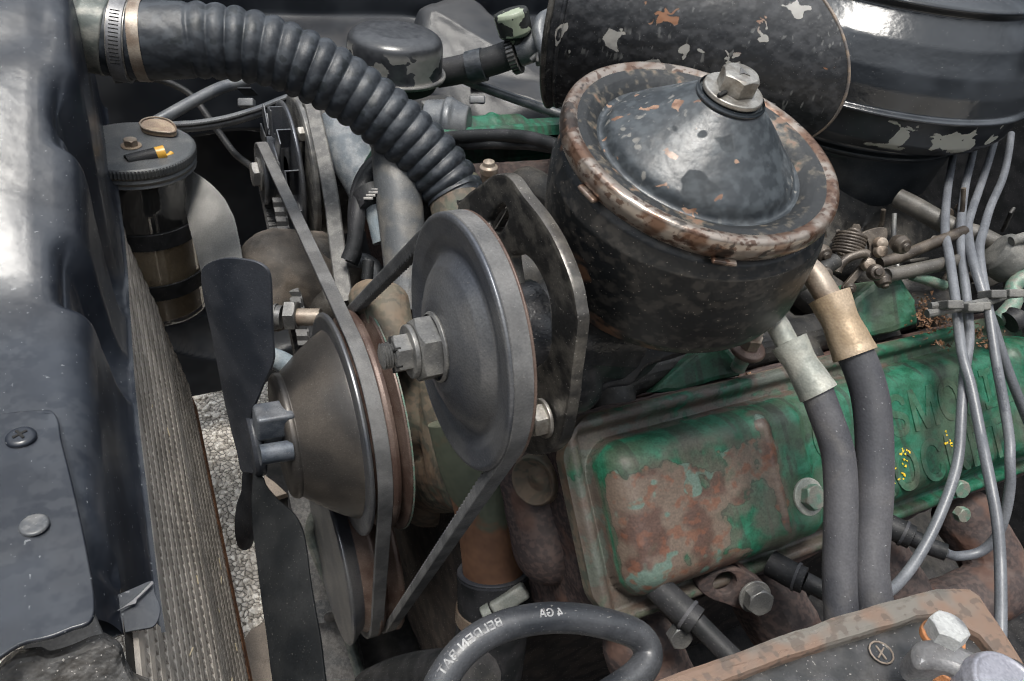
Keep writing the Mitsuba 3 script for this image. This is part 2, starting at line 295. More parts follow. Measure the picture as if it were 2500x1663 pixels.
def panel_paint(p, n, uv):
    a = fbm(p.x * 22, p.y * 22, p.z * 22, 3); b = fbm(p.x * 140, p.y * 140, p.z * 140, 3)
    c = mix((.008, .010, .015), (.020, .024, .032), smoothstep(.35, .68, a)); c = mix(c, (.15, .155, .16), dusty(p, n, .08, 30) * smoothstep(.35, .6, b))
    return mix(c, (.3, .31, .32), speck(p, 500, .9) * .35)
def bay_paint(p, n, uv):
    a = fbm(p.x * 14, p.y * 14, p.z * 14, 3)
    c = mix((.011, .013, .017), (.022, .025, .030), smoothstep(.35, .65, a))
    return mix(c, (.13, .12, .11), dusty(p, n, .2, 20))
def battery_rim(p, n, uv):
    a = fbm(p.x * 40, p.y * 40, p.z * 40, 3); b = fbm(p.x * 240, p.y * 240, p.z * 240, 2)
    c = mix((.135, .088, .064), (.115, .105, .092), smoothstep(.40, .60, a)); c = mix(c, (.07, .055, .045), smoothstep(.56, .68, b) * .7)
    return mix(c, (.05, .048, .045), smoothstep(.57, .68, fbm(p.x * 24 + 3, p.y * 24, p.z * 24)) * .6)
def asphalt(p, n, uv):
    d1, d2, w = voronoi(p.x * 110, p.y * 110)
    c = mix((.38, .34, .29), (.78, .72, .64), w); return mix((.10, .088, .072), c, smoothstep(.02, .2, d2 - d1))
def asphalt_h(p, n, uv): d1, d2, w = voronoi(p.x * 110, p.y * 110); return smoothstep(0, .5, d2 - d1)
M('lid_mat', lid_paint, rough=lambda p, n, uv: .41 + .4 * smoothstep(.6, .64, fbm(p.x * 48 + 9.3, p.y * 48, p.z * 48 + 4, 3)), spec=.6, bump=mid, bh=.0004)
M('lid_flat_mat', lid_flat, rough=.5, bump=mid, bh=.0005)
M('rim_mat', rim_worn, rough=.27, metal=.65, bump=mid, bh=.0004)
M('can_mat', can_paint, rough=.38, spec=.45, bump=fine, bh=.00012)
M('chip_mat', paint_chips, rough=.40, spec=.45, bump=mid, bh=.0005)
M('gloss_black', grime((.010, .013, .016), (.03, .035, .04), f=20, k=.06, sp=.12), rough=.2, spec=.6)
M('green_mat', green_with(lambda p: -.15), rough=green_rough, spec=.5, bump=mid, bh=.0005)
M('rustgreen_mat', rust_green, rough=.75, bump=fine, bh=.0003)
M('cast_mat', rust_cast, rough=.85, bump=fine, bh=.0006)
M('black_cast', grime((.008, .009, .011), (.022, .022, .024), f=80, k=.06, sp=.3), rough=.30, spec=.5, bump=fine, bh=.00025)
M('hose_mat', hose_rubber, rough=.52, bump=mid, bh=.0003)
M('tube_rubber', lambda p, n, uv: mix(mix((.036, .037, .043), (.062, .061, .066), smoothstep(.35, .7, fbm(p.x * 38, p.y * 38, p.z * 22))), (.10, .092, .085), smoothstep(.52, .72, rag(p, 30, 8)) * .5) * (.8 + .4 * noise(p.x * 1100, p.y * 1100, p.z * 1100)) + .12 * speck(p, 800, .9), rough=.6, spec=.35, bump=mid, bh=.0002)
M('wire_mat', grime((.086, .091, .102), (.12, .126, .138), f=40, k=.05, sp=.05), rough=.40)
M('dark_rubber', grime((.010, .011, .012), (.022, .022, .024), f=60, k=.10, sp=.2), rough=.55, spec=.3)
M('belt_mat', grime((.055, .056, .058), (.095, .095, .096), f=50, k=.10, sp=.15), rough=.6)
def rings(p, n, uv): return noise(uv.y * 2600 + noise(p.x * 60, p.y * 60, p.z * 60) * .6) * .7 + .5 * noise(p.x * 500, p.y * 500, p.z * 500)
M('pulley_mat', grime((.078, .084, .098), (.125, .127, .132), dust=(.2, .19, .175), f=26, k=.12, sp=.25), rough=.33, metal=.6)
M('pulley_brown', grime((.065, .040, .032), (.115, .082, .068), f=40, k=.12), rough=.45, metal=.35)
M('cone_mat', grime((.040, .037, .035), (.085, .074, .064), f=22, k=.26, sp=.2), rough=.40, metal=.4)
M('steel_grey', grime((.10, .10, .10), (.19, .185, .175), f=70, k=.25), rough=.45, metal=.5)
M('zinc', grime((.30, .29, .27), (.19, .175, .155), f=150, k=.1, sp=.2), rough=.42, metal=.75)
M('bracket_mat', grime((.025, .025, .025), (.085, .08, .072), f=90, k=.2, sp=.6), rough=.33, metal=.4, bump=mid, bh=.0003)
M('blade_dark', grime((.014, .017, .023), (.030, .033, .040), f=26, k=.03, sp=.25), rough=.42, spec=.35)
M('blade_black', grime((.005, .006, .007), (.012, .013, .014), f=30, k=.01, sp=.15), rough=.6, spec=.10)
M('blade_mat', grime((.17, .17, .165), (.25, .245, .235), f=30, k=.1, sp=.2), rough=.5, spec=.35)
M('hub_blue', grime((.05, .06, .075), (.10, .11, .125), f=80, k=.2), rough=.42, metal=.3)
M('core_mat', fins, rough=.6, metal=.2)
M('block_dark', grime((.012, .010, .010), (.03, .023, .02), f=60, k=.12), rough=.85)
M('dark_gap', (.008, .008, .008), rough=.9)
M('panel_mat', panel_paint, rough=.32, spec=.55, bump=mid, bh=.00015)
M('bay_mat', bay_paint, rough=.36, spec=.2)
M('frame_mat', grime((.045, .048, .052), (.10, .10, .10), f=300, k=.3), rough=.8, bump=fine, bh=.0006)
M('tan_steel', grime((.13, .105, .085), (.19, .155, .125), f=40, k=.2), rough=.7)
M('rust_steel', grime((.19, .085, .04), (.10, .05, .03), f=90, k=.1), rough=.8)
M('beige', grime((.20, .155, .10), (.14, .105, .068), f=25, k=.0, sp=.1), rough=.35)
M('batt_black', grime((.012, .013, .014), (.03, .03, .032), f=120, k=.1, sp=.9), rough=.36, bump=fine, bh=.0002)
M('batt_rim', battery_rim, rough=.75, bump=fine, bh=.0003)
M('lead', grime((.17, .17, .175), (.10, .10, .105), f=60, k=.15), rough=.42, metal=.4)
M('white_crust', grime((.30, .305, .30), (.10, .10, .105), f=70, k=.0, sp=.0), rough=.6)
M('orange_rust', grime((.30, .125, .05), (.2, .085, .035), f=150, k=.0), rough=.75)
M('yellow', (.50, .27, .035), rough=.35)
M('letter_white', grime((.26, .26, .26), (.10, .10, .105), f=300, k=0, sp=0), rough=.6)
M('letter_dark', (.07, .075, .09), rough=.6)
M('ferrule_grey', grime((.19, .20, .18), (.30, .30, .265), f=80, k=.1, sp=.3), rough=.55, metal=.3, bump=fine, bh=.0002)
M('ferrule_gold', grime((.27, .20, .13), (.36, .28, .20), f=60, k=.1, sp=.3), rough=.5, metal=.35, bump=fine, bh=.0002)
M('elbow_brown', grime((.16, .12, .09), (.26, .22, .18), f=60, k=.1), rough=.45, metal=.35)
M('asphalt_mat', asphalt, rough=.9, bump=asphalt_h, bh=.004, eps=8e-4)
M('copper_leaf', grime((.17, .085, .042), (.06, .035, .02), f=300, k=0), rough=.6)
scene['jar_glass'] = {'type': 'roughplastic', 'diffuse_reflectance': {'type': 'rgb', 'value': [.05, .05, .045]}, 'alpha': .06}
def outlet_paint(p, n, uv):
    b = fbm(p.x * 170, p.y * 170, p.z * 170, 3); c = mix((.046, .054, .036), (.075, .082, .055), b)
    low = smoothstep(.59, .69, p.z)
    c = mix(mix((.145, .072, .038), (.085, .04, .024), b), c, smoothstep(.44, .54, rag(p, 32, 3) * .6 + low * .35))
    return mix(c, (.15, .12, .09), dusty(p, n, .25))
M('outlet_mat', outlet_paint, rough=.7, bump=fine, bh=.0003)
# ================================================================== the setting
ENG = np.array([0, .524, .613])                         # crank-line plane of the engine: fan and water pump axis
g = 60
scene['ground'] = ply((np.array([[-g, -g, 0], [g, -g, 0], [g, g, 0], [-g, g, 0]], float), np.array([[0, 1, 2], [0, 2, 3]])), 'asphalt_mat')
tag('ground', 'pale gravelly asphalt under the car', kind='structure')
rng = np.random.default_rng(4)
def gravel():
    ico = trimesh.creation.icosphere(1, 1.0); out = []
    for i in range(5200):
        c = np.array([rng.uniform(-.25, .35), rng.uniform(.45, 1.7), 0.0]); s = rng.choice([.002, .003, .0045, .007, .011], p=[.3, .3, .22, .13, .05]) * rng.uniform(.8, 1.2)
        v = ico.vertices * np.array([1, rng.uniform(.6, 1), rng.uniform(.5, .8)]) * s; a = rng.uniform(0, 6.3)
        v = v + rng.normal(0, s * .13, v.shape); v = np.c_[v[:, 0] * np.cos(a) - v[:, 1] * np.sin(a), v[:, 0] * np.sin(a) + v[:, 1] * np.cos(a), v[:, 2]]
        out.append(trimesh.Trimesh(v + c + [0, 0, s * .2], ico.faces, process=False))
    return cat(out)
M('stone_mat', lambda p, n, uv: mix((.40, .36, .31), (.84, .79, .71), cell_rand(dr.floor(p.x * 160), dr.floor(p.y * 160))), rough=.9)
add('gravel', gravel(), 'stone_mat', smooth=False, label='loose pale gravel lying on the asphalt under the radiator', kind='stuff')

# ================================================================== near valve cover, in the plane of its gasket (bank tilted 45 degrees)
th = math.radians(45); VN = np.array([0, -math.sin(th), math.cos(th)]); VT = np.array([0, math.cos(th), math.sin(th)]); VX = np.array([1., 0, 0])
V0 = P(1.0607 * 1390, 1.0607 * 1385, .53)
def ss(a, b, x): t = np.clip((x - a) / (b - a), 0, 1); return t * t * (3 - 2 * t)
def rbx(x, t, x0, x1, t0, t1, r, h):                     # a pressed pillow: flat top, rounded corners in plan, sloping sides
    qx = np.maximum(np.maximum(x0 + r - x, x - x1 + r), 0); qt = np.maximum(np.maximum(t0 + r - t, t - t1 + r), 0)
    d = np.clip(np.hypot(qx, qt) / r, 0, 1); return h * np.sqrt(np.clip(1 - d ** 2.2, 0, 1))
def cover_height(x, t):
    h = rbx(x, t, .0085, .492, -.003, .109, .021, .032)
    lo = ss(.176, .190, x) * (1 - ss(.432, .446, x)); h = h - .0075 * lo * ss(.006, .02, h)
    for xb in (.143, .472):                              # the raised bead that runs over the cover beside each bolt
        h = h + .0035 * np.exp(-((x - xb) / .0068) ** 2 * 1.2) * ss(.004, .018, h)
    for xb, tb in ((.170, .034), (.477, .042)): h = h - .004 * np.exp(-(((x - xb) / .016) ** 2 + ((t - tb) / .016) ** 2) ** 2)
    lip = .0065 * (np.exp(-((t - .1235) / .0052) ** 4) + np.exp(-((t + .0145) / .0045) ** 4) + np.exp(-((x + .0010) / .0052) ** 4) * (t > -.016) * (t < .126))
    return np.maximum(h, 0) + np.minimum(lip, .0065)
def valve_cover(key, mirror=False, label=None, letters=True):
    step = .0014; xs = np.arange(-.008, .508, step); ts = np.arange(-.019, .1295, step); X, Tt = np.meshgrid(xs, ts, indexing='ij')
    r = .03; qx = np.maximum(np.maximum(.022 - X, X - .478), 0); qt = np.maximum(np.maximum(.011 - Tt, Tt - .0995), 0); q = np.hypot(qx, qt); sc = np.where(q > r, r / np.maximum(q, 1e-9), 1)
    Xc = np.where(qx > 0, np.where(X < .2, .022 - qx * sc, .478 + qx * sc), X); Tc = np.where(qt > 0, np.where(Tt < .05, .011 - qt * sc, .0995 + qt * sc), Tt)
    H = cover_height(Xc, Tc); pt = V0 + Xc[..., None] * VX + Tc[..., None] * VT + H[..., None] * VN
    pt = pt + VN * nrm(pt, 40, .0016, 3)[..., None]
    w0 = .50 * ss(.13, .05, Xc) * ss(.095, .05, Tc) * ss(.010, .02, H) + .34 * np.exp(-((Xc - .143) / .008) ** 2) + .36 * ss(.0105, .004, H) + .10 * ss(.4, .5, Xc) + .12 * np.exp(-((Xc - .172) / .02) ** 2 - ((Tc - .033) / .02) ** 2)
    uv = np.stack([X, Tt], -1)
    bot = pt - VN * 0.004 - VN * H[..., None] * 0
    gs = grid(pt, uv)
    edge = np.concatenate([pt[:, 0], pt[-1, 1:], pt[-2::-1, -1], pt[0, -2:0:-1]]); eu = np.concatenate([uv[:, 0], uv[-1, 1:], uv[-2::-1, -1], uv[0, -2:0:-1]])
    sk = grid(np.stack([edge, edge - VN * .012]), np.stack([eu, eu]), cv=True)
    def mir(a):
        if isinstance(a, G):
            if mirror: a.v = a.v * [1, -1, 1] + [0, 2 * ENG[1], .028]; a.f = a.f[:, ::-1]
            return a
        if mirror: a.vertices = a.vertices * [1, -1, 1] + [0, 2 * ENG[1], .028]; a.invert()
        return a
    add(key + '__pressing', mir(gs), 'green_mat' if mirror else 'cover_mat', smooth=True, label='green pressed cover, bare and rusty at its front end' if not mirror else None)
    add(key + '__rim', mir(sk), 'green_mat' if mirror else 'rustgreen_mat', smooth=True)
    for xb, tb in ((.173, .032), (.479, .042)):
        c = V0 + xb * VX + tb * VT + (float(cover_height(np.array(xb), np.array(tb))) + .0005) * VN
        w_ = mir(washer(c - VN * .002, VN, .0145, .0045)); k = f'{key}__bolt' + ('' if xb < .3 else '_001')
        scene[k] = ply(mir(hexprism(c + VN * .002, VN, .0100, .0075, rot=.35)), 'verdigris', smooth=25); add(k + '__washer', w_, 'ferrule_grey', smooth=True)
    if letters:
        top = .032 - .0075
        for word, hh, x0, t0, sp in (('OLDSMOBILE', .033, .192, .054, .86), ('ROCKET', .033, .240, .010, .9)):
            x = x0
            for ch in word:
                m = meshkit.text_mesh(ch, hh, .0021, True); m.vertices[:, 0] *= sp; wdt = m.bounds[1, 0]
                mm = trimesh.Trimesh(V0 + (x + m.vertices[:, :1]) * VX + (t0 + m.vertices[:, 1:2]) * VT + (top - .0012 + m.vertices[:, 2:]) * VN, m.faces, process=False)
                add(key + '__letter', mm, 'cover_mat', smooth=20); x += wdt + .0018
def cover_wear(p):
    x = p.x - float(V0[0]); t = (p.y - float(V0[1])) * math.cos(th) + (p.z - float(V0[2])) * math.sin(th); h = -(p.y - float(V0[1])) * math.sin(th) + (p.z - float(V0[2])) * math.cos(th)
    sm = lambda a, b, v: smoothstep(min(a, b), max(a, b), v) if a < b else 1 - smoothstep(b, a, v)
    e = lambda c, w: dr.exp(-dr.square((x - c) / w))
    return .50 * sm(.160, .07, x) * sm(.105, .070, t) * sm(.012, .020, h) + .36 * e(.143, .007) * sm(.02, .03, h) + .40 * sm(.0125, .006, h) * sm(.36, .20, x) + .10 * sm(.4, .5, x) + .07
def cover_dirt(p):
    h = -(p.y - float(V0[1])) * math.sin(th) + (p.z - float(V0[2])) * math.cos(th); return .72 * (1 - smoothstep(.006, .012, h))
M('cover_mat', green_with(cover_wear, cover_dirt), rough=green_rough, spec=.5, bump=mid, bh=.0005)
M('verdigris', grime((.10, .17, .13), (.17, .165, .14), f=200, k=.15), rough=.55, metal=.2)
M('yellow_fleck', (.66, .42, .02), rough=.6)
def flecks():
    r = np.random.default_rng(8); ms = []; k = VN * (.032 - .0075 + .0010)
    for u, v, n in ((1555, 1530, 7), (1530, 1545, 5), (1850, 1470, 6), (1845, 1410, 3), (1550, 1600, 5), (1480, 1650, 4), (1545, 1700, 6), (1490, 1745, 4)):
        for i in range(n):
            a, b = r.normal(u, 12), r.normal(v, 13); q = np.array(K6([(a, b)])[0][:2]); q = onp(q[0], q[1], V0 + k, VN); th_ = np.sort(r.uniform(0, 6.28, 7)); rr = r.uniform(.0004, .0015, 7)
            ms.append(slab(np.c_[np.cos(th_) * rr, np.sin(th_) * rr], .0008, bev=.0001, o=q, ex=VX, ey=VT))
    return cat(ms)
valve_cover('valve_cover', False)
add('valve_cover__yellow_flecks', flecks(), 'yellow_fleck', smooth=False, label='yellow paint left in the lettering', kind='stuff')
tag('valve_cover', 'worn green valve cover with raised lettering on the near side of the engine', 'valve cover')
valve_cover('valve_cover_001', True, letters=False)
tag('valve_cover_001', 'clean green valve cover far behind the power steering pulley', 'valve cover')

# ------------------------------------------------------------------ engine block, heads, intake manifold
def prism_x(poly_yz, x0, x1, m=None):
    p = np.array(poly_yz, float); e = trimesh.creation.extrude_polygon(Polygon(p), x1 - x0, engine='earcut'); v = e.vertices
    e = trimesh.Trimesh(np.c_[x0 + v[:, 2], v[:, 0], v[:, 1]], e.faces); trimesh.repair.fix_normals(e); return e
def head_poly(mir):
    a = V0 - VN * .012 - VT * .026; b = V0 - VN * .012 + VT * .130; c = b - VN * .13; d = a - VN * .13
    q = np.array([a[1:], b[1:], c[1:], d[1:]]);
    if mir: q = q * [-1, 1] + [2 * ENG[1], 0]
    return q
tag('engine_block', 'rusty brown cast engine block and heads under the green covers', 'engine')
for k_, mir in (('cylinder_head', 0), ('cylinder_head_001', 1)):
    hm = prism_x(head_poly(mir), .243, .765).subdivide_to_size(.012); hm.vertices += hm.vertex_normals * nrm(hm.vertices, 45, .007, 8)[:, None]
    add(f'engine_block__{k_}', hm, 'cast_mat', smooth=40)
bm = prism_x([(.36, .20), (.69, .20), (.72, .60), (.62, .70), (.43, .70), (.33, .60)], .225, .80).subdivide_to_size(.02); bm.vertices += bm.vertex_normals * nrm(bm.vertices, 30, .008, 2)[:, None]
add('engine_block__casting', bm, 'block_dark', smooth=40)
# intake manifold in the valley: green casting with runners
imj = {}
def intake():
    j, b = {}, []
    for i, x in enumerate((.30, .40, .50, .60, .70)):
        for s, y in (('n', .345), ('f', .70)):
            j[f'{s}{i}a'] = (x, y, .755, .022); j[f'{s}{i}b'] = (x + (.5 - x) * .35, .524, .775, .026); b.append((f'{s}{i}a', f'{s}{i}b'))
    j['p0'] = (.27, .524, .755, .035); j['p1'] = (.74, .524, .755, .035); b.append(('p0', 'p1'))
    j['q0'] = (.262, .362, .765, .018); j['q1'] = (.74, .362, .765, .018); b.append(('q0', 'q1')); j['r0'] = (.262, .686, .745, .018); j['r1'] = (.74, .686, .745, .018); b.append(('r0', 'r1'))
    return blob(j, b, .008, 8, .003, 5)
gi = intake(); n_ = len(gi.vertices)
add('intake_manifold', gi, 'carb_mat', smooth=True, label='dark greasy intake manifold casting behind the near valve cover', cat_='manifold')
# green block with ribs and the stud with the rusty washer, between pump and cover (near the reservoir's foot)
gb = pplate(D([(1500, 905), (1585, 830), (1640, 790), (1672, 795), (1706, 832), (1706, 865), (1640, 880), (1560, 905)]), P(1720, 900, .60), unit([-.25, -.75, .62]), .05, bev=.004).subdivide_to_size(.006)
gb.vertices += gb.vertex_normals * nrm(gb.vertices, 60, .002, 6)[:, None]
add('intake_manifold__lug', gb, 'green_mat', smooth=35)
c = P(*K6([(480, 850)])[0], .585); ax = unit([-.05, -.12, .98])
k = tag('mounting_stud', 'rusty stud with nut and wide washer beside the pump reservoir', 'stud')
add('mounting_stud__washer', lathe([(0, 0), (0, .0135), (.002, .014), (.004, .013), (.006, .008), (.006, 0)], c, ax, 40, r=.0008), 'pulley_brown', smooth=True)
add('mounting_stud__nut', hexprism(c + ax * .006, ax, .0078, .010), 'elbow_brown', smooth=25)
add('mounting_stud__thread', lathe([(.016, .0045)] + [(.016 + .0006 * i, .0052 if i % 2 else .0044) for i in range(1, 12)] + [(.0232, 0)], c, ax, 24, r=0), 'elbow_brown', smooth=30)
add('mounting_stud__shank', lathe([(-.02, .006), (0, .006)], c, ax, 20, r=0), 'verdigris', smooth=True)
# wedge of green casting right of the ferrules
gw = pplate(D([(1960, 690), (2010, 650), (2080, 640), (2112, 690), (2116, 745), (2060, 765), (1985, 785), (1950, 760)]), P(2150, 760, .665), unit([-.35, -.72, .6]), .06, bev=.006).subdivide_to_size(.006)
gw.vertices += gw.vertex_normals * nrm(gw.vertices, 50, .004, 7)[:, None]
add('intake_manifold__boss', gw, 'green_mat', smooth=35)

# ------------------------------------------------------------------ exhaust manifold, lower edge of the head
def exhaust():
    j, b = {}, []
    base = V0 - VT * .055 - VN * .035
    for i in range(4):
        x = .04 + i * .125; q = base + VX * x; j[f'a{i}'] = (*q, .030); j[f'b{i}'] = (*(q + np.array([.015, -.055, -.035])), .028); b.append((f'a{i}', f'b{i}'))
    for i in range(3): b.append((f'b{i}', f'b{i+1}'))
    return blob(j, b, .006, 8, .004, 11)
add('exhaust_manifold', exhaust(), 'cast_mat', smooth=True, label='purplish rusty exhaust manifold below the near valve cover', cat_='exhaust manifold')
# flange ear with the round port and big bolt under the cover
pe = P(*K9([(340, 900)])[0], .555); nE = unit([-.25, -.85, .45])
tE, bE, _ = frame(nE)
add('exhaust_manifold__flange', pplate(K9([(150, 930), (200, 860), (300, 810), (420, 800), (520, 850), (640, 940), (640, 1030), (560, 1090), (440, 1080), (330, 1040), (240, 1010)]), pe, nE, .02, holes=[K9([(260, 905), (290, 850), (350, 825), (400, 850), (410, 900), (380, 955), (330, 975), (280, 955)])], bev=.002, sp=True), 'cast_mat', smooth=40)
add('exhaust_manifold__port', lathe([(-.014, 0), (-.014, .0155), (-.002, .0155)], pe + tE * .0, nE, 40, r=0), 'pulley_brown', smooth=True)
bolt('exhaust_manifold', P(*K9([(530, 985)])[0], .553), nE, .0105, .009, 'steel_grey', wr=.0125, wh=.002, rot=.5)
add('exhaust_manifold__bolt_001', hexprism(P(*K9([(1915, 420)])[0], .63), nE, .0065, .007), 'verdigris', smooth=25)
add('exhaust_manifold__bolt_002', hexprism(P(*K9([(1905, 250)])[0], .64), nE, .0078, .007), 'verdigris', smooth=25)
add('exhaust_manifold__bolt_003', hexprism(P(*K9([(10, 1235)])[0], .52), nE, .0085, .008), 'steel_grey', smooth=25)
# spark plug boots with their leads
def boot(key, path, d0, lab):
    p = pts(path)
    add(key + '__cover', tube(p[:3], .0100, 24, .003), 'dark_rubber', smooth=True)
    add(key + '__band', tube([p[1] + (p[2] - p[1]) * .3, p[1] + (p[2] - p[1]) * .5], .0112, 24, .002), 'tube_rubber', smooth=True)
    add(key + '__lead', tube(p[2:], .0070, 20, .003), 'dark_rubber', smooth=True)
    tag(key, lab, 'spark plug boot')
boot('spark_plug_boot', K9([(-150, 900, .53), (40, 1080, .515), (140, 1160, .51), (350, 1370, .50), (560, 1560, .49)]), 0, 'black spark plug boot just below the front end of the green valve cover')
boot('spark_plug_boot_001', K9([(640, 760, .575), (780, 840, .565), (870, 880, .56), (1020, 960, .555), (1250, 1060, .55)]), 0, 'black spark plug boot left of the two power steering hoses, disappearing behind them')
boot('spark_plug_boot_002', K9([(1380, 480, .63), (1500, 540, .625), (1600, 590, .62), (1720, 650, .615), (1830, 690, .61)]), 0, 'black spark plug boot right of the two power steering hoses, ending in a grey wire')
# ================================================================== front of the engine: pulleys, belts, fan
WP = np.array([.1331, .5241, .6133]); PS = np.array([.1553, .3297, .8601]); XA = (1, 0, 0)
tag('water_pump_pulley', 'dusty grey two-groove water pump pulley with a cone-shaped hub behind the fan', 'pulley')
add('water_pump_pulley__cone', lathe([(.0745, 0), (.0745, .052), (.0755, .0575), (.079, .0605), (.0825, .0605), (.084, .0595), (.0960, .0695), (.1080, .0790), (.1190, .0865), (.1265, .0908), (.131, .0930), (.134, .0925)], (0, WP[1], WP[2]), XA, 128, r=.0022, step=.004), 'cone_mat', smooth=True)
add('water_pump_pulley__front_flange', lathe([(.1305, .09), (.1300, .106), (.1310, .1095), (.1331, .1100), (.1350, .1085), (.1385, .0950)], (0, WP[1], WP[2]), XA, 128, r=.0006), 'pulley_mat', smooth=True)
add('water_pump_pulley__middle_flange', lathe([(.1385, .095), (.1500, .1065), (.1520, .1090), (.1556, .1098), (.1590, .1085), (.1620, .097)], (0, WP[1], WP[2]), XA, 128, r=.0008), 'pulley_brown', smooth=True)
add('water_pump_pulley__rear_flange', lathe([(.1600, .096), (.1650, .108), (.1662, .1125), (.1680, .1130), (.1690, .112), (.1690, .03)], (0, WP[1], WP[2]), XA, 128, r=.0005), 'pulley_brown', smooth=True)
add('water_pump_pulley__edge', lathe([(.1684, .1095), (.1684, .1134), (.1699, .1134), (.1699, .1095)], (0, WP[1], WP[2]), XA, 128, r=.0003), 'verdigris', smooth=True, label='rear edge with worn green paint')
# power steering pulley
c0 = (0, PS[1], PS[2])
tag('power_steering_pulley', 'large smooth grey pressed-steel pulley with a hex nut in the centre of the picture', 'pulley')
x = PS[0]
add('power_steering_pulley__disc', lathe([(x - .0125, 0), (x - .0125, .024), (x - .0118, .029), (x - .0085, .0385), (x - .0040, .0480), (x + .0005, .0530), (x + .0030, .0555), (x + .0036, .0585), (x + .0022, .0625), (x + .0006, .0655), (x + .0002, .0672), (x - .0010, .0740), (x - .0018, .0772), (x - .0008, .0795), (x + .0008, .0800), (x + .0022, .0786), (x + .0045, .0715)], c0, XA, 180, r=.0016, step=.0015), 'pulley_mat', smooth=True)
add('power_steering_pulley__rear_flange', lathe([(x + .0095, .0715), (x + .0125, .0790), (x + .0140, .0802), (x + .0150, .0798), (x + .0152, .076), (x + .0130, .06), (x + .013, .02)], c0, XA, 160, r=.0006), 'pulley_brown', smooth=True)
ax = np.array([-1., 0, 0]); cn = np.array([x - .0124, PS[1], PS[2]])
tag('pulley_nut', 'worn steel nuts and threaded shaft end on the centre of the steering pulley', 'nut')
add('pulley_nut__large_nut', hexprism(cn, ax, .0205, .0150, rot=.30), 'steel_grey', smooth=25)
add('pulley_nut__base', lathe([(-.002, .0205), (.0015, .0222), (.0030, .0205)], cn, ax, 48, r=.0006), 'steel_grey', smooth=True)
add('pulley_nut__lock_washer', washer(cn + ax * .0150, ax, .0165, .0034), 'steel_grey', smooth=True)
add('pulley_nut__small_nut', hexprism(cn + ax * .0184, ax, .0120, .0095, rot=.25), 'steel_grey', smooth=25)
for a_ in np.arange(3) * math.pi / 3 + .77:
    t_n, b_n, _ = frame(ax); rd = math.cos(a_) * t_n + math.sin(a_) * b_n
    add('pulley_nut__small_nut__slot', rbox((.0225, .0018, .0040), cn + ax * .0268, rd, np.cross(ax, rd), r=.0004), 'dark_gap', smooth=30)
add('pulley_nut__thread', lathe([(.0270, .0076)] + [(.0270 + .0008 * i, .0080 if i % 2 else .0066) for i in range(1, 10)] + [(.0352, .0055), (.0352, 0)], cn, ax, 40, r=0), 'steel_grey', smooth=30)
# --------- crank pulley
CR = np.array([.12, .524, .405])
tag('crank_pulley', 'dark rusty crankshaft pulley stack low behind the lower fan blade', 'pulley')
for nm, pr, mt in (('front_flange', [(.118, .0), (.118, .085), (.1165, .0955), (.1185, .0978), (.121, .0975), (.134, .086)], 'pulley_mat'), ('middle_flange', [(.134, .086), (.146, .0965), (.149, .0978), (.152, .0965), (.160, .086)], 'pulley_brown'), ('rear_flange', [(.160, .086), (.170, .0968), (.1735, .0978), (.176, .096), (.176, .02)], 'pulley_brown')):
    add('crank_pulley__' + nm, lathe([(h, r) for h, r in pr], (0, CR[1], CR[2]), XA, 96, r=.001), mt, smooth=True)
# --------- generator, its pulley and fan
GE = np.array([.149, .937, .675])
tag('generator', 'dusty dark generator with cooling fan and pulley at the far side of the engine', 'generator')
gc = (0, GE[1], GE[2])
add('generator__pulley', lathe([(.139, 0), (.139, .033), (.1375, .0385), (.1395, .0402), (.142, .0398), (.1490, .0310), (.1555, .039), (.158, .0402), (.160, .0385), (.162, .025)], gc, XA, 64, r=.0006), 'pulley_mat', smooth=True)
add('generator__nut', hexprism((.139, GE[1], GE[2]), (-1, 0, 0), .0165, .012), 'steel_grey', smooth=25)
add('generator__nut_washer', lathe([(0, .02), (-.003, .022), (-.004, .02), (-.004, 0)][::-1], (.139, GE[1], GE[2]), XA, 40, r=.0005), 'steel_grey', smooth=True)
add('generator__fan_disc', lathe([(.172, .02), (.172, .088), (.1735, .0905), (.176, .0905), (.178, .088), (.178, .02)], gc, XA, 96, r=.0006), 'pulley_mat', smooth=True)
for i in range(10):
    a = 2 * math.pi * i / 10 + .15; rad = np.array([0, math.cos(a), math.sin(a)]); tg = np.array([0, -math.sin(a), math.cos(a)])
    add('generator__fan_vane', rbox((.018, .034, .0022), GE * [0, 1, 1] + [.164, 0, 0] + rad * .068, (1, 0, 0), rad, r=.0008), 'pulley_mat', smooth=30)
    add('generator__fan_vane', rbox((.0022, .034, .022), GE * [0, 1, 1] + [.156, 0, 0] + rad * .068 + tg * .011, (1, 0, 0), rad, r=.0008), 'pulley_mat', smooth=30)
add('generator__end_plate', lathe([(.186, .02), (.186, .095), (.188, .098), (.193, .098), (.195, .095), (.195, .05)], gc, XA, 96, r=.001), 'steel_grey', smooth=True)
add('generator__body', lathe([(.195, .0), (.195, .086), (.197, .088), (.40, .088), (.405, .083), (.405, 0)], gc, XA, 96, r=.002), 'gen_mat', smooth=True)
M('gen_mat', grime((.018, .018, .018), (.055, .05, .043), f=40, k=.55), rough=.5)
add('generator__through_bolt', hexprism(P(*E_([(690, 460)])[0], .93), (-1, 0, 0), .0095, .01), 'zinc', smooth=25)
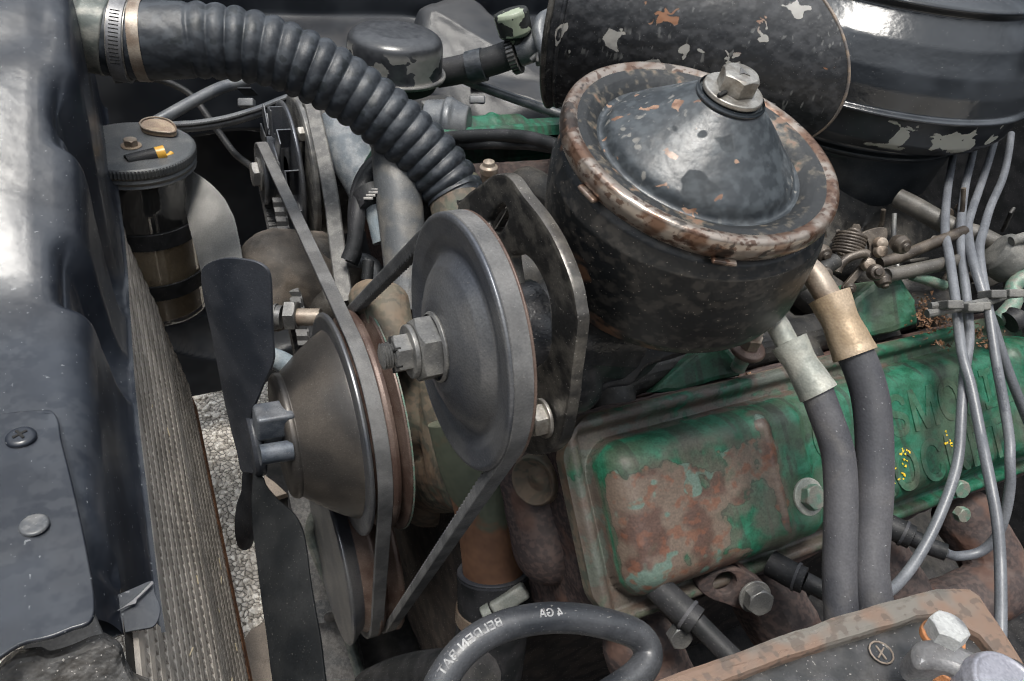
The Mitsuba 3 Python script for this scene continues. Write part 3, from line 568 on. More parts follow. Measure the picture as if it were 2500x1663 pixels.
# --------- belts
def belt(key, path, w, t, label, mat='belt_mat', teeth=True):
    q, s = resample(np.vstack([path, path[:1]]), .0018); cy = q.mean(0)
    tg = np.gradient(q, axis=0); tg[0] = tg[-1] = q[1] - q[-2]; tg /= np.linalg.norm(tg, axis=1)[:, None]; N = np.cross(tg, (1, 0, 0)); N *= np.sign(((q - cy) * N).sum(1))[:, None]
    sec = [(-w * .5, 0), (-w * .46, .0006), (w * .46, .0006), (w * .5, 0), (w * .5, -.002), (w * .36, -t), (-w * .36, -t), (-w * .5, -.002)]
    pt = np.stack([q + N * b + np.array([1., 0, 0]) * a for a, b in sec], 1)[:-1]
    if teeth:
        i = np.arange(len(pt)); z = ((i % 4) < 2)[:, None, None] * .0016; pt[:, 5:7] += N[:-1][:, None] * z
    g = grid(pt, cu=True, cv=True); m = trimesh.Trimesh(g.v, g.f, process=False); trimesh.repair.fix_normals(m)
    add(key, m, mat, smooth=30, label=label, cat_='belt')
def wrap(circles, x):
    """Taut loop round circles (y, z, r), given as the hull of their rims."""
    from shapely.geometry import Point; from shapely.ops import unary_union
    h = unary_union([Point(a, b).buffer(r, 64) for a, b, r in circles]).convex_hull; xy = np.array(h.exterior.coords)[:-1]
    return np.c_[np.full(len(xy), x), xy]
belt('fan_belt', wrap([(GE[1], GE[2], .0395), (WP[1], WP[2], .1085), (CR[1], CR[2], .0965)], .1445), .0135, .009, 'grey fan belt running from the generator pulley over the water pump pulley')
belt('power_steering_belt', wrap([(PS[1], PS[2], .0795), (WP[1], WP[2], .1085), (CR[1], CR[2], .0965)], .1625), .0118, .009, 'dark notched power steering belt round the central grey pulley')
# --------- fan
tag('cooling_fan', 'dark steel cooling fan with four twisted blades beside the radiator', 'fan')
hub = np.array([.055, .524, .613])
def blade(key, px, ds, n_w, mat, t=.0022, camber=.009, label=None):
    """Outline in the photograph; ds = (root pixel, depth, tip pixel, depth, third point, depth) fix the plane of the blade."""
    a, b, c = P(*ds[0]), P(*ds[1]), P(*ds[2]); n = unit(np.cross(b - a, c - a)); n *= -np.sign(np.dot(n, FW))
    m = pplate(px, a, n, t, bev=.0006, sp=True); m = m.subdivide_to_size(.012)
    ctr = (a + b) / 2; ax = unit(b - a); sd = np.cross(n, ax); u = (m.vertices - ctr) @ sd; u = (u - (u.max() + u.min()) / 2) / (np.ptp(u) / 2)
    m.vertices = m.vertices - n * (camber * (u ** 2 - .3))[:, None]
    add(key, m, mat, smooth=40, label=label)
blade('cooling_fan__blade', D([(450, 640), (470, 612), (520, 593), (570, 600), (598, 622), (607, 660), (612, 740), (617, 800), (618, 840), (603, 890), (590, 930), (582, 960), (585, 1000), (594, 1040), (604, 1078), (606, 1092), (580, 1086), (556, 1082), (545, 1040), (528, 985), (512, 930), (496, 860), (476, 770), (456, 700)]), [(626, 1150, .72), (551, 640, .62), (645, 850, .635)], 0, 'blade_dark')
blade('cooling_fan__blade', D([(405, 370), (440, 392), (478, 418), (508, 450), (524, 480), (535, 510), (552, 600), (560, 680), (560, 780), (520, 800), (490, 760), (460, 620), (432, 520), (412, 430)]), [(600, 1100, .78), (500, 500, .92), (440, 480, .95)], 0, 'blade_mat', camber=.004, label='pale dusty blade pointing away to the washer jar')
blade('cooling_fan__blade', D([(586, 1085), (604, 1098), (614, 1120), (640, 1150), (672, 1180), (690, 1215), (700, 1260), (710, 1330), (722, 1400), (735, 1470), (750, 1580), (765, 1660), (640, 1660), (622, 1560), (612, 1470), (600, 1380), (590, 1290), (582, 1220), (580, 1150)]), [(626, 1170, .70), (735, 1640, .60), (790, 1500, .615)], 0, 'blade_black', camber=.004, label='lower blade, almost black, pointing down towards the viewer')
blade('cooling_fan__blade', D([(560, 1085), (590, 1100), (594, 1160), (586, 1220), (575, 1262), (552, 1262), (540, 1240), (537, 1205), (542, 1165), (555, 1130)]), [(610, 1165, .76), (600, 1330, .88), (640, 1250, .80)], 0, 'blade_dark', camber=.003)
hubp = [(.040, 0), (.040, .040), (.042, .043), (.046, .043), (.046, 0)]
def seg(key, px0, px1, d0, d1, r, m): add(key, tube([P(*px0, d0), P(*px1, d1)], r, 24, .003), m, smooth=30)
p_, q_ = P(*D([(586, 974)])[0], .665), P(*D([(672, 960)])[0], .680)
add('cooling_fan__spacer', rbox((np.linalg.norm(q_ - p_), .024, .026), (p_ + q_) / 2, q_ - p_, (0, 1, 0), r=.003), 'hub_blue', smooth=40)
seg('cooling_fan__spacer', D([(598, 1048)])[0][:2], D([(672, 1036)])[0][:2], .655, .668, .0092, 'hub_blue')
add('cooling_fan__hub', lathe([(.047, 0), (.047, .030), (.050, .032), (.056, .032), (.058, .028), (.058, 0)], (0, .524, .613), XA, 48, r=.001), 'blade_dark', smooth=True)
add('cooling_fan__shaft', lathe([(.05, .02), (.08, .02)], (0, .524, .613), XA, 32, r=0), 'hub_blue', smooth=True)
# ================================================================== power steering pump: bracket, body, reservoir, hoses
tag('pump_bracket', 'heavy black steel bracket plate with slots behind the central pulley', 'bracket')
bx = .197
br = B_([(770, 560), (800, 445), (880, 352), (1000, 258), (1130, 155), (1200, 122), (1270, 114), (1340, 128), (1420, 200), (1530, 360), (1700, 570), (1850, 800), (1950, 1000), (2050, 1250), (2110, 1450)]) + C_([(1530, 60), (1545, 180), (1522, 400), (1495, 600), (1475, 800), (1440, 1000), (1400, 1160), (1300, 1255), (1200, 1275), (1100, 1250), (1000, 1150), (700, 1000), (500, 600), (430, 200)])
h1 = B_([(1400, 1110), (1440, 1060), (1500, 1042), (1560, 1058), (1650, 1145), (1750, 1320), (1825, 1540)]) + C_([(1318, 230), (1318, 330), (1295, 440), (1260, 500), (1200, 535), (1120, 480), (1080, 250), (1060, 60)])
h2 = B_([(1130, 640), (1230, 500), (1300, 462), (1332, 490), (1290, 580), (1200, 720), (1150, 720)])
h3 = B_([(1215, 720), (1290, 600), (1350, 560), (1358, 620), (1330, 690), (1260, 790), (1225, 770)])
add('pump_bracket__plate', pplate(br, (bx, 0, 0), (-1, 0, 0), .0075, [h1, h2, h3], bev=.0026, sp=True), 'bracket_mat', smooth=40)
c = aX(*C_([(1275, 965)])[0], bx - .001)
bolt('pump_bracket', c, (-1, 0, 0), .0105, .0085, 'zinc', wr=.0125, wh=.0025, rot=.2)
# dark casting of the pump behind the bracket
pj = {'a': (.228, .335, .850, .036), 'b': (.285, .345, .83, .040), 'c': (.240, .318, .815, .022)}
pump = blob(pj, [('a', 'b'), ('a', 'c')], .005, 6, .002, 4)
tag('power_steering_pump', 'black cast power steering pump body with raised cast letters under the reservoir', 'pump')
add('power_steering_pump__housing', pump, 'black_cast', smooth=True)
add('power_steering_pump__hub', lathe([(.172, 0), (.172, .02), (.185, .03), (.21, .032)], (0, PS[1], PS[2]), XA, 48, r=.002), 'black_cast', smooth=True)
add('power_steering_pump__face', pplate(D([(1338, 700), (1400, 745), (1480, 765), (1580, 785), (1645, 792), (1560, 826), (1492, 848), (1455, 888), (1400, 898), (1352, 925), (1335, 830)]), P(1560, 880, .515), unit([-.45, -.80, .40]), .03, bev=.004, sp=True), 'black_cast', smooth=40)
nP = unit([-.45, -.80, .40]); pP = P(1560, 880, .515)
def cast_text(txt, a, b, h, depth=.0012):
    p, q = onp(*K5([a])[0], pP, nP), onp(*K5([b])[0], pP, nP); ex = unit(q - p); ey = np.cross(nP, ex)
    add('power_steering_pump__letters', text_on(txt, h, p, ex, ey, depth), 'cast_letter', smooth=20)
M('cast_letter', (.06, .065, .07), rough=.35)
cast_text('B 769007', (1790, 1170), (2010, 800), .0050, .0022)
cast_text('M', (1720, 1130), (1830, 1120), .006)
# reservoir: axis and radii measured from the ellipses of its rim, groove and washer
RA = unit([-.002, -.224, .9745]); RC = np.array([.2962, .3218, .985])       # centre of the crest of the rim
tag('pump_reservoir', 'black rusty steering fluid reservoir with a cone lid, worn bright rim and top bolt', 'reservoir')
rt, rb, _ = frame(RA)
def wob(k, a, s):
    def f(v, q, th, ax, rad): return v + (np.repeat(rad[:, None], len(q), 1) * nrm(v, k, a, s)[..., None].reshape(len(th), len(q), 1)).reshape(-1, 3) if v.ndim == 2 else v
    return f
def lathe_d(prof, c, a, n, r, step, k=30, amp=.001, seed=0):
    g_ = lathe(prof, c, a, n, r=r, step=step); d = g_.v - np.asarray(c); d = d - np.outer(d @ a, a); d /= np.maximum(np.linalg.norm(d, axis=1)[:, None], 1e-9)
    g_.v = g_.v + d * nrm(g_.v, k, amp, seed)[:, None]; return g_
def bowl():
    n, c1 = 180, P(*D([(1556, 568)])[0], .500); a1 = unit(RC - c1); L = np.linalg.norm(RC - c1)
    pr = dens(fillet([(0, .0765), (.05, .0810), (.15, .0850), (.34, .0860), (.62, .0860), (.86, .0850), (.95, .0825), (1.005, .0735), (1.02, .055), (1.025, 0)], .03, 4), .012); th_ = np.linspace(0, 2 * np.pi, n, endpoint=False)
    rows = []
    for h, r in pr:
        w = min(1, h / .35); a = unit(RA * (1 - w) + a1 * w); t, b, _ = frame(a); c = (RC - RA * .016) + (c1 - RC) * h
        rows.append(c + r * (np.cos(th_)[:, None] * t + np.sin(th_)[:, None] * b))
    rows = np.array(rows); g_ = grid(rows, np.stack(np.broadcast_arrays(th_[None] / 6.2832, pr[:, :1]), -1), cv=True)
    f = np.cross(g_.v[g_.f[:, 1]] - g_.v[g_.f[:, 0]], g_.v[g_.f[:, 2]] - g_.v[g_.f[:, 0]])
    if np.einsum('ij,ij->i', f, g_.v[g_.f[:, 0]] - (RC + c1) / 2).sum() < 0: g_.f = g_.f[:, ::-1]
    d = unit_rows(g_.v - (RC + c1) / 2); g_.v = g_.v + d * nrm(g_.v, 30, .0016, 2)[:, None]; return g_
def unit_rows(v): return v / np.maximum(np.linalg.norm(v, axis=1)[:, None], 1e-9)
add('pump_reservoir__can', bowl(), 'can_mat', smooth=True)
add('pump_reservoir__rim', lathe_d([(-.0165, .0755), (-.0160, .0805), (-.0100, .0845), (-.0050, .0850), (-.0008, .0838), (.0006, .0815), (.0002, .0785), (-.0010, .076)], RC, RA, 200, .003, .0015, k=80, amp=.0006), 'rim_mat', smooth=True)
lo = RC + np.array([.0, .0, 0])
add('pump_reservoir__lid_flange', lathe([(-.0010, .0765), (-.0022, .0700), (-.0048, .0655), (-.0072, .0625)], RC, RA, 160, r=.001, step=.002), 'lid_flat_mat', smooth=True)
def cone_lid():
    n, m = 200, 70; th_ = np.linspace(0, 2 * np.pi, n, endpoint=False); s = np.linspace(0, 1, m)
    prof = fillet([(-.0070, .0630), (-.0085, .0605), (-.0070, .0585), (-.0010, .0560), (.0285, .0195), (.0300, .0165), (.0305, .0)], .004, 5); prof = dens(prof, .0012)
    off = rt * .0 + np.array([.0045, .0015, 0])        # the cone's tip stands a little off centre
    k = ss(-.002, .028, prof[:, 0]); t, b, a = frame(RA)
    rad = t[None] * np.cos(th_)[:, None] + b[None] * np.sin(th_)[:, None]
    pt = RC + prof[:, None, 0, None] * a + prof[:, None, 1, None] * rad[None] + k[:, None, None] * off
    uv = np.stack(np.broadcast_arrays((th_ / 6.2832)[None], prof[:, 0][:, None]), -1); return grid(pt, uv, cv=True, flip=True)
cl = cone_lid(); cl.v = cl.v + RA * nrm(cl.v, 45, .0012, 6)[:, None]
add('pump_reservoir__cone_lid', cl, 'lid_mat', smooth=True)
bc = RC + RA * .0295 + np.array([.0045, .0015, 0])
add('pump_reservoir__gasket', lathe([(-.002, .0195), (.0005, .0205), (.0015, .0195), (.0025, .0190)], bc, RA, 64, r=.0006), 'gloss_black', smooth=True)
wa = lathe([(.0018, .0), (.0018, .0168), (.0024, .0175), (.0045, .0172), (.0050, .0165), (.0055, 0)], bc, RA, 72, r=.0005)
add('pump_reservoir__washer', wa, 'zinc', smooth=True)
add('pump_reservoir__bolt', hexprism(bc + RA * .0054, RA, .0112, .0098, rot=.35, dome=.0004), 'zinc', smooth=25)
tb, bb, _ = frame(RA)
add('pump_reservoir__bolt__arrow', slab(np.array([(0, .0045), (.0032, -.0035), (0, -.0018), (-.0032, -.0035)]), .0012, bev=.0001, o=bc + RA * .0161, ex=tb, ey=bb), 'steel_grey', smooth=20)
add('pump_reservoir__washer__tab', rbox((.0085, .0022, .0016), bc + RA * .0062 + (-.72 * tb - .60 * bb) * .0138 * 1.0, .72 * tb + .6 * bb, bb, r=.0004), 'dark_gap', smooth=30)
for a_, b_ in (L_([(365, 1040)])[0], L_([(1335, 1530)])[0]):
    q = onp(a_, b_, RC - RA * .012, RA); rr_ = unit(q - RC - RA * np.dot(q - RC, RA)); q = RC - RA * .0135 + rr_ * .0838
    add('pump_reservoir__clip', rbox((.014, .003, .006), q, np.cross(RA, rr_), RA, r=.0012), 'rim_mat', smooth=40)
# --------- hoses of the pump
def ps_hose(key, elbow, fer, hose, r_e, r_h, mats, lab):
    e = pts(elbow); f = pts(fer); h = pts(hose)
    add(key + '__elbow', tube(e, r_e, 28, .002), mats[0], smooth=True)
    ln = np.linalg.norm(f[-1] - f[0]); rf = r_h * 1.17
    fn = lambda s: rf * (1 - .13 * np.exp(-((s / ln - .42) / .24) ** 2) + .05 * np.exp(-((s / ln - .97) / .08) ** 2) + .02 * np.exp(-((s / ln) / .06) ** 2))
    add(key + '__ferrule', tube(f, r_h, 40, .0014, rfun=fn), mats[1], smooth=35)
    add(key + '__hose', tube(h, r_h, 40, .003), 'tube_rubber', smooth=True)
    tag(key, lab, 'hose')
ps_hose('power_steering_hose', K6([(740, 270, .50), (790, 245, .50), (850, 262, .495), (930, 330, .49), (985, 410, .487), (1040, 500, .485)]), K6([(1038, 480, .485), (1110, 640, .482), (1215, 880, .478)]),
        K6([(1190, 820, .479), (1255, 960, .477), (1308, 1130, .474), (1336, 1330, .471), (1345, 1560, .468), (1342, 1800, .464), (1322, 2080, .46), (1310, 2330, .455), (1345, 2600, .45), (1390, 2900, .445)]), .0082, .0112, ('elbow_brown', 'ferrule_gold'), 'thicker power steering hose with a golden brown crimped ferrule, the right one of two')
ps_hose('power_steering_hose_001', K6([(500, 610, .49), (560, 578, .488), (625, 605, .483), (690, 680, .478), (735, 765, .475), (760, 810, .473)]), K6([(765, 790, .473), (850, 940, .470), (968, 1140, .466)]),
        K6([(945, 1100, .467), (1015, 1290, .464), (1072, 1450, .462), (1105, 1600, .460), (1118, 1850, .457), (1112, 2150, .453), (1108, 2400, .45), (1122, 2700, .445), (1130, 2900, .44)]), .0072, .0098, ('ferrule_grey', 'ferrule_grey'), 'thinner power steering hose with a pale grey crimped ferrule, the left one of two')
# ================================================================== ignition wires
WR = .0039
wires = [
 ('grey ignition wire, leftmost at the top, hanging down past the corner of the battery', K3([(1890, 990, .87), (1866, 1130, .82), (1838, 1300, .765), (1822, 1553, .70)]) + K6([(1850, 200, .665), (1890, 480, .635), (1935, 850, .605), (2000, 1100, .59), (2060, 1400, .575)]) + K9([(2085, 0, .565), (2135, 250, .55), (2178, 500, .54), (2198, 800, .53), (2200, 1180, .51), (2190, 1400, .50)])),
 ('grey ignition wire curving down to the left behind the two power steering hoses', K3([(2030, 950, .88), (2000, 1090, .83), (1958, 1270, .775), (1928, 1553, .705)]) + K6([(1945, 280, .665), (1975, 560, .64), (1985, 780, .62), (1955, 1000, .605), (1935, 1250, .59), (1915, 1553, .58)]) + K9([(1860, 250, .57), (1760, 500, .56), (1630, 740, .55), (1490, 915, .54), (1380, 990, .53), (1250, 1050, .53)])),
 ('grey ignition wire leaving the picture at its right edge', K3([(2165, 930, .89), (2125, 1070, .84), (2062, 1260, .79), (2000, 1440, .735), (1978, 1553, .71)]) + K6([(2010, 230, .66), (2085, 480, .64), (2150, 680, .63), (2230, 930, .63), (2320, 1170, .635), (2420, 1420, .65)])),
 ('grey ignition wire printed with dark letters, rightmost of the bundle at the top', K3([(2270, 910, .89), (2250, 1050, .84), (2212, 1210, .80), (2130, 1400, .75), (2085, 1553, .71)]) + K6([(2056, 160, .67), (2075, 350, .65), (2115, 560, .635), (2165, 900, .62), (2220, 1200, .612), (2258, 1450, .605)]) + K9([(2262, 80, .60), (2262, 250, .60), (2225, 450, .605), (2160, 600, .61), (2050, 690, .615), (1900, 715, .615), (1820, 690, .61)])),
]
for i, (lab, p) in enumerate(wires): add('ignition_wire', tube(pts(p), WR, 24, .003), 'wire_mat', smooth=True, label=lab, cat_='ignition wire', group='grey ignition wires')
wp_ = pts(wires[3][1])
sq, s_ = resample(spline(wp_, 12), .001); i0 = int(np.argmin(np.linalg.norm(sq - P(*K6([(2195, 1010)])[0], .62), axis=1)))
t_, u_, b_ = frames(sq); i1 = int(np.argmin(np.linalg.norm(sq - P(*K6([(2232, 1270)])[0], .61), axis=1))); vm = CAM - sq[i1]; ph = math.atan2(vm @ b_[i1], vm @ u_[i1])
add('ignition_wire_003__print', text_tube('MILEAGE PLUS', .0036, wp_, WR + .0001, s_[i1], ph, flip=-1), 'letter_dark', smooth=20)
tag('wire_separator', 'grey plastic separator holding the ignition wires apart', 'wire clip')
for a in (K6([(1850, 540, .605), (1985, 560, .612), (2035, 550, .625)]), K6([(2140, 470, .63), (2260, 465, .64)])):
    for q in a: add('wire_separator__block', rbox((.013, .007, .020), P(q[0], q[1], q[2] + .002), RI, UP, r=.0012), 'separator_mat', smooth=30)
add('wire_separator__bar', tube(pts(K6([(1700, 600, .612), (1900, 560, .614), (2100, 520, .628), (2280, 460, .645)])), .0036, 10, .004, smoothpts=False), 'separator_mat', smooth=30)
add('wire_separator__bar', tube(pts(K6([(1720, 545, .612), (1890, 540, .614)])), .0030, 10, .004), 'separator_mat', smooth=30)
M('separator_mat', grime((.07, .07, .068), (.12, .118, .11), f=60, k=.15), rough=.55)

# ================================================================== upper radiator hose
HC = [(258, 84, .685), (330, 95, .69), (450, 92, .70), (540, 103, .71), (638, 128, .72), (762, 178, .74), (872, 257, .76), (965, 342, .78), (1025, 415, .79), (1062, 470, .795)]
hp = pts(D(HC)); hq = spline(hp, 14); hu = np.linspace(0, 1, len(hq)); hq = np.stack([np.polyval(np.polyfit(hu, hq[:, k], 5), hu) for k in range(3)], -1); hp = hq[::6]; _, hs = resample(hq, .001); hl = hs[-1]
s0 = hs[int(np.argmin(np.linalg.norm(resample(hq, .001)[0] - P(*D([(443, 92)])[0], .70), axis=1)))]
def hose_r(s):
    pitch = .0152; ph = (s - s0) / pitch; on = ss(s0 - .004, s0 + .002, s)
    rib = np.abs(np.sin(np.pi * ph)) ** .75; return (1.10 - .11 * ss(0, .5, s / hl)) * (.0300 + .0015 * (1 - on) + on * ((.0034 + .0008 * np.sin(s * 61) * np.sin(s * 23)) * rib - .0006))
hm_ = tube(hp, .03, 72, .0011, rfun=hose_r, dens_=14); hm_.v = hm_.v + nrm(hm_.v, 55, .0030, 12)[:, None] * unit([.4, -.3, .9]) + nrm(hm_.v, 180, .0009, 13)[:, None] * unit([.2, -.6, .6])
add('upper_radiator_hose__corrugated_tube', hm_, 'hose_mat', smooth=True)
tag('upper_radiator_hose', 'thick black corrugated radiator hose arching across the upper left', 'hose')
t0, u0, b0 = frames(hq); ha = t0[0]; hc = hq[0]
def ring_at(s, r, w, h, mat, key, **k):
    q, ss_ = resample(hq, .001); i = int(s / .001); t, u, b = frames(q); return add(key, lathe([(-w / 2, r), (-w / 2, r + h), (w / 2, r + h), (w / 2, r)], q[i], t[i], 96, r=h * .3), mat, smooth=True, **k), q[i], t[i]
# neck of the radiator, clamp
nk = hq[0] - ha * .03
add('radiator_neck', lathe([(-.03, .044), (-.025, .040), (-.016, .036), (.004, .0355), (.005, .0290)], hq[0], ha, 72, r=.002), 'neck_mat', smooth=True, label='blotched dark metal neck of the radiator tank at the end of the ribbed hose', cat_='pipe neck')
M('neck_mat', grime((.06, .07, .065), (.16, .16, .145), f=90, k=.2), rough=.5, metal=.3)
tag('hose_clamp', 'slotted steel worm-drive clamp round the front end of the ribbed hose', 'hose clamp')
ck, cq, ct = ring_at(.015, .0349, .0145, .0012, 'zinc', 'hose_clamp__band')
ring_at(.030, .0348, .010, .0008, 'elbow_brown', 'hose_clamp__under_band')
tt, tb2, ta = frame(ct); vdir = CAM - cq; ph0 = math.atan2(vdir @ tb2, vdir @ tt)
R_ = .0362
stp = []
for i in range(15):
    a = ph0 + .60 - i * .088; rad = math.cos(a) * tt + math.sin(a) * tb2; tg = np.cross(ta, rad)
    stp.append(rbox((.0080, .0010, .0010), cq + rad * (R_ + .0013), ta, tg, r=.0003))
add('hose_clamp__tail', lathe([(-.0062, R_), (-.0062, R_ + .0014), (.0062, R_ + .0014), (.0062, R_)], cq, ta, 96, r=.0004), 'lead', smooth=True)
for m_ in stp: add('hose_clamp__slot', m_, 'dark_gap', smooth=False)
# thermostat housing under the lower end
he = hq[-1]; hd = unit(hq[-1] - hq[-6])
tq = he + hd * .05
add('thermostat_housing', merge(lathe([(-.02, .029), (.02, .031), (.035, .036)], he, hd, 48, r=.004), G(*(lambda b: (np.array(b.vertices), np.array(b.faces)))(blob({'a': (*tq, .034), 'b': (*(tq + [.03, -.03, -.05]), .040), 'c': (*(tq + [.06, .02, -.04]), .032)}, [('a', 'b'), ('b', 'c'), ('a', 'c')], .006, 8, .003, 3)))), 'rustgreen_mat', smooth=True, label='rusty thermostat housing under the lower end of the ribbed hose', cat_='thermostat housing')
q = P(*D([(1125, 392)])[0], .78)
tag('temperature_sender', 'small rusty brass sender standing beside the end of the ribbed hose', 'sender')
add('temperature_sender__body', lathe([(-.02, .008), (-.004, .008), (-.003, .0095), (.004, .0095), (.006, .0065), (.010, .006), (.012, 0)], q, (-.1, 0, 1), 32, r=.0008), 'elbow_brown', smooth=True)
# ================================================================== air cleaner
tag('air_cleaner', 'big black round air cleaner with a chipped flaking intake horn at the upper right', 'air cleaner')
AC = np.array([.75, .62, 0.010])
add('air_cleaner__drum', lathe([(.868, .10), (.868, .150), (.873, .170), (.884, .180), (.908, .1835), (.9115, .1845), (.9115, .190), (.9140, .1905), (.9155, .188), (.9165, .1845), (.935, .184), (.952, .1795), (.975, .168), (.992, .152), (.9975, .1475), (1.000, .1485), (1.002, .1515), (1.0045, .1525), (1.007, .150), (1.012, .13), (1.014, .05), (1.014, 0)], AC, (0, 0, 1), 220, r=.0025, step=.006), 'drum_mat', smooth=True)
add('air_cleaner__lower_bowl', lathe([(.770, .0), (.771, .085), (.778, .115), (.796, .133), (.845, .140), (.851, .140), (.853, .1445), (.857, .1445), (.859, .140), (.872, .138)], AC, (0, 0, 1), 160, r=.002), 'gloss_black', smooth=True)
def drum_paint(p, n, uv):
    a = fbm(p.x * 30 + 3, p.y * 30, p.z * 30, 3); b = fbm(p.x * 120, p.y * 120, p.z * 120, 3)
    c = mix((.011, .013, .016), (.03, .034, .04), smoothstep(.4, .7, fbm(p.x * 18, p.y * 18, p.z * 18))); c = mix(c, (.12, .115, .11), dusty(p, n, .18))
    c = mix(c, (.28, .27, .25), speck(p, 700, .9) * .3)
    return mix(c, (.36, .36, .32), smoothstep(.59, .60, rag(p, 42, 2)) * (1 - smoothstep(.917, .919, p.z)) * smoothstep(.886, .890, p.z))
M('drum_mat', drum_paint, rough=.24, spec=.6, bump=mid, bh=.0003)
# intake horn: oval tube from its mouth to the drum
hx = np.linspace(0, 1, 70); c_a, c_b = np.array([.405, .702, .957]), np.array([.80, .468, .912])
prof_s = lambda s: (.092 - .008 * s, .098 - .018 * s)
ang = np.linspace(0, 2 * np.pi, 140, endpoint=False); rows = []
for s in np.r_[0, 0.004, hx[1:]]:
    cc = c_a * (1 - s) + c_b * s; ry, rz = prof_s(s); f = 1 + .03 * math.exp(-(s / .02) ** 2)
    rows.append(cc + np.stack([np.cos(ang) * ry * .68 * (1 - s) + np.abs(np.sin(ang)) ** 2 * .012 * (1 - s), np.cos(ang) * ry * f, np.sin(ang) * rz * f], -1))
rows = np.array(rows); s_end = .555 - .17 * (1 + np.cos(ang)); full = rows.copy(); sv_ = np.r_[0, 0.004, hx[1:]]
rows = np.stack([np.stack([np.interp(sv_ * s_end[k], sv_, full[:, k, c]) for c in range(3)], -1) for k in range(len(ang))], 1); hg = grid(rows, np.zeros(rows.shape[:2] + (2,)), cv=True, flip=True)
cxx = rows.mean(1, keepdims=True); outw = (rows - cxx); outw /= np.linalg.norm(outw, axis=-1, keepdims=True)
if np.einsum('ij,ij->i', np.cross(hg.v[hg.f[:, 1]] - hg.v[hg.f[:, 0]], hg.v[hg.f[:, 2]] - hg.v[hg.f[:, 0]]), outw.reshape(-1, 3)[hg.f[:, 0]]).mean() < 0: hg.f = hg.f[:, ::-1]
hg.v = hg.v + outw.reshape(-1, 3) * nrm(hg.v, 22, .003, 17)[:, None]
add('air_cleaner__intake_horn', hg, 'chip_mat', smooth=True, label='intake horn with flaking black paint over rust and grey primer')
add('air_cleaner__horn_lip', tube(np.vstack([rows[0], rows[0][:2]]), .0028, 10, .003, caps=False, smoothpts=False), 'bracket_mat', smooth=True)
s_ = .035; cc = rows[4]; add('air_cleaner__horn_bead', tube(np.vstack([cc, cc[:2]]), .0024, 10, .003, caps=False, smoothpts=False), 'chip_mat', smooth=True)
add('air_cleaner__horn_liner', grid(rows[:30] * 1 - outw[:30] * .006, np.zeros((30, 140, 2)), cv=True), 'dark_gap', smooth=True)
add('air_cleaner__horn_edge', tube(np.vstack([rows[-1], rows[-1][:1]]), .0016, 8, .003, caps=False, smoothpts=False), 'seam_mat', smooth=True, label='bare worn rear edge of the horn')
M('seam_mat', grime((.20, .15, .11), (.09, .08, .075), f=90, k=.1), rough=.5)
# thin pipe behind the horn
add('vacuum_pipe', tube(pts(K2([(1560, 90, .93), (1500, 105, .92), (1450, 140, .91), (1432, 210, .905), (1450, 290, .90), (1500, 390, .89), (1560, 480, .88), (1640, 600, .87)])), .0085, 20, .004), 'pipe_grey', smooth=True, label='thin grey pipe bending down behind the mouth of the air cleaner horn', cat_='pipe')
M('pipe_grey', grime((.06, .066, .075), (.11, .115, .12), f=50, k=.2), rough=.4, metal=.2)

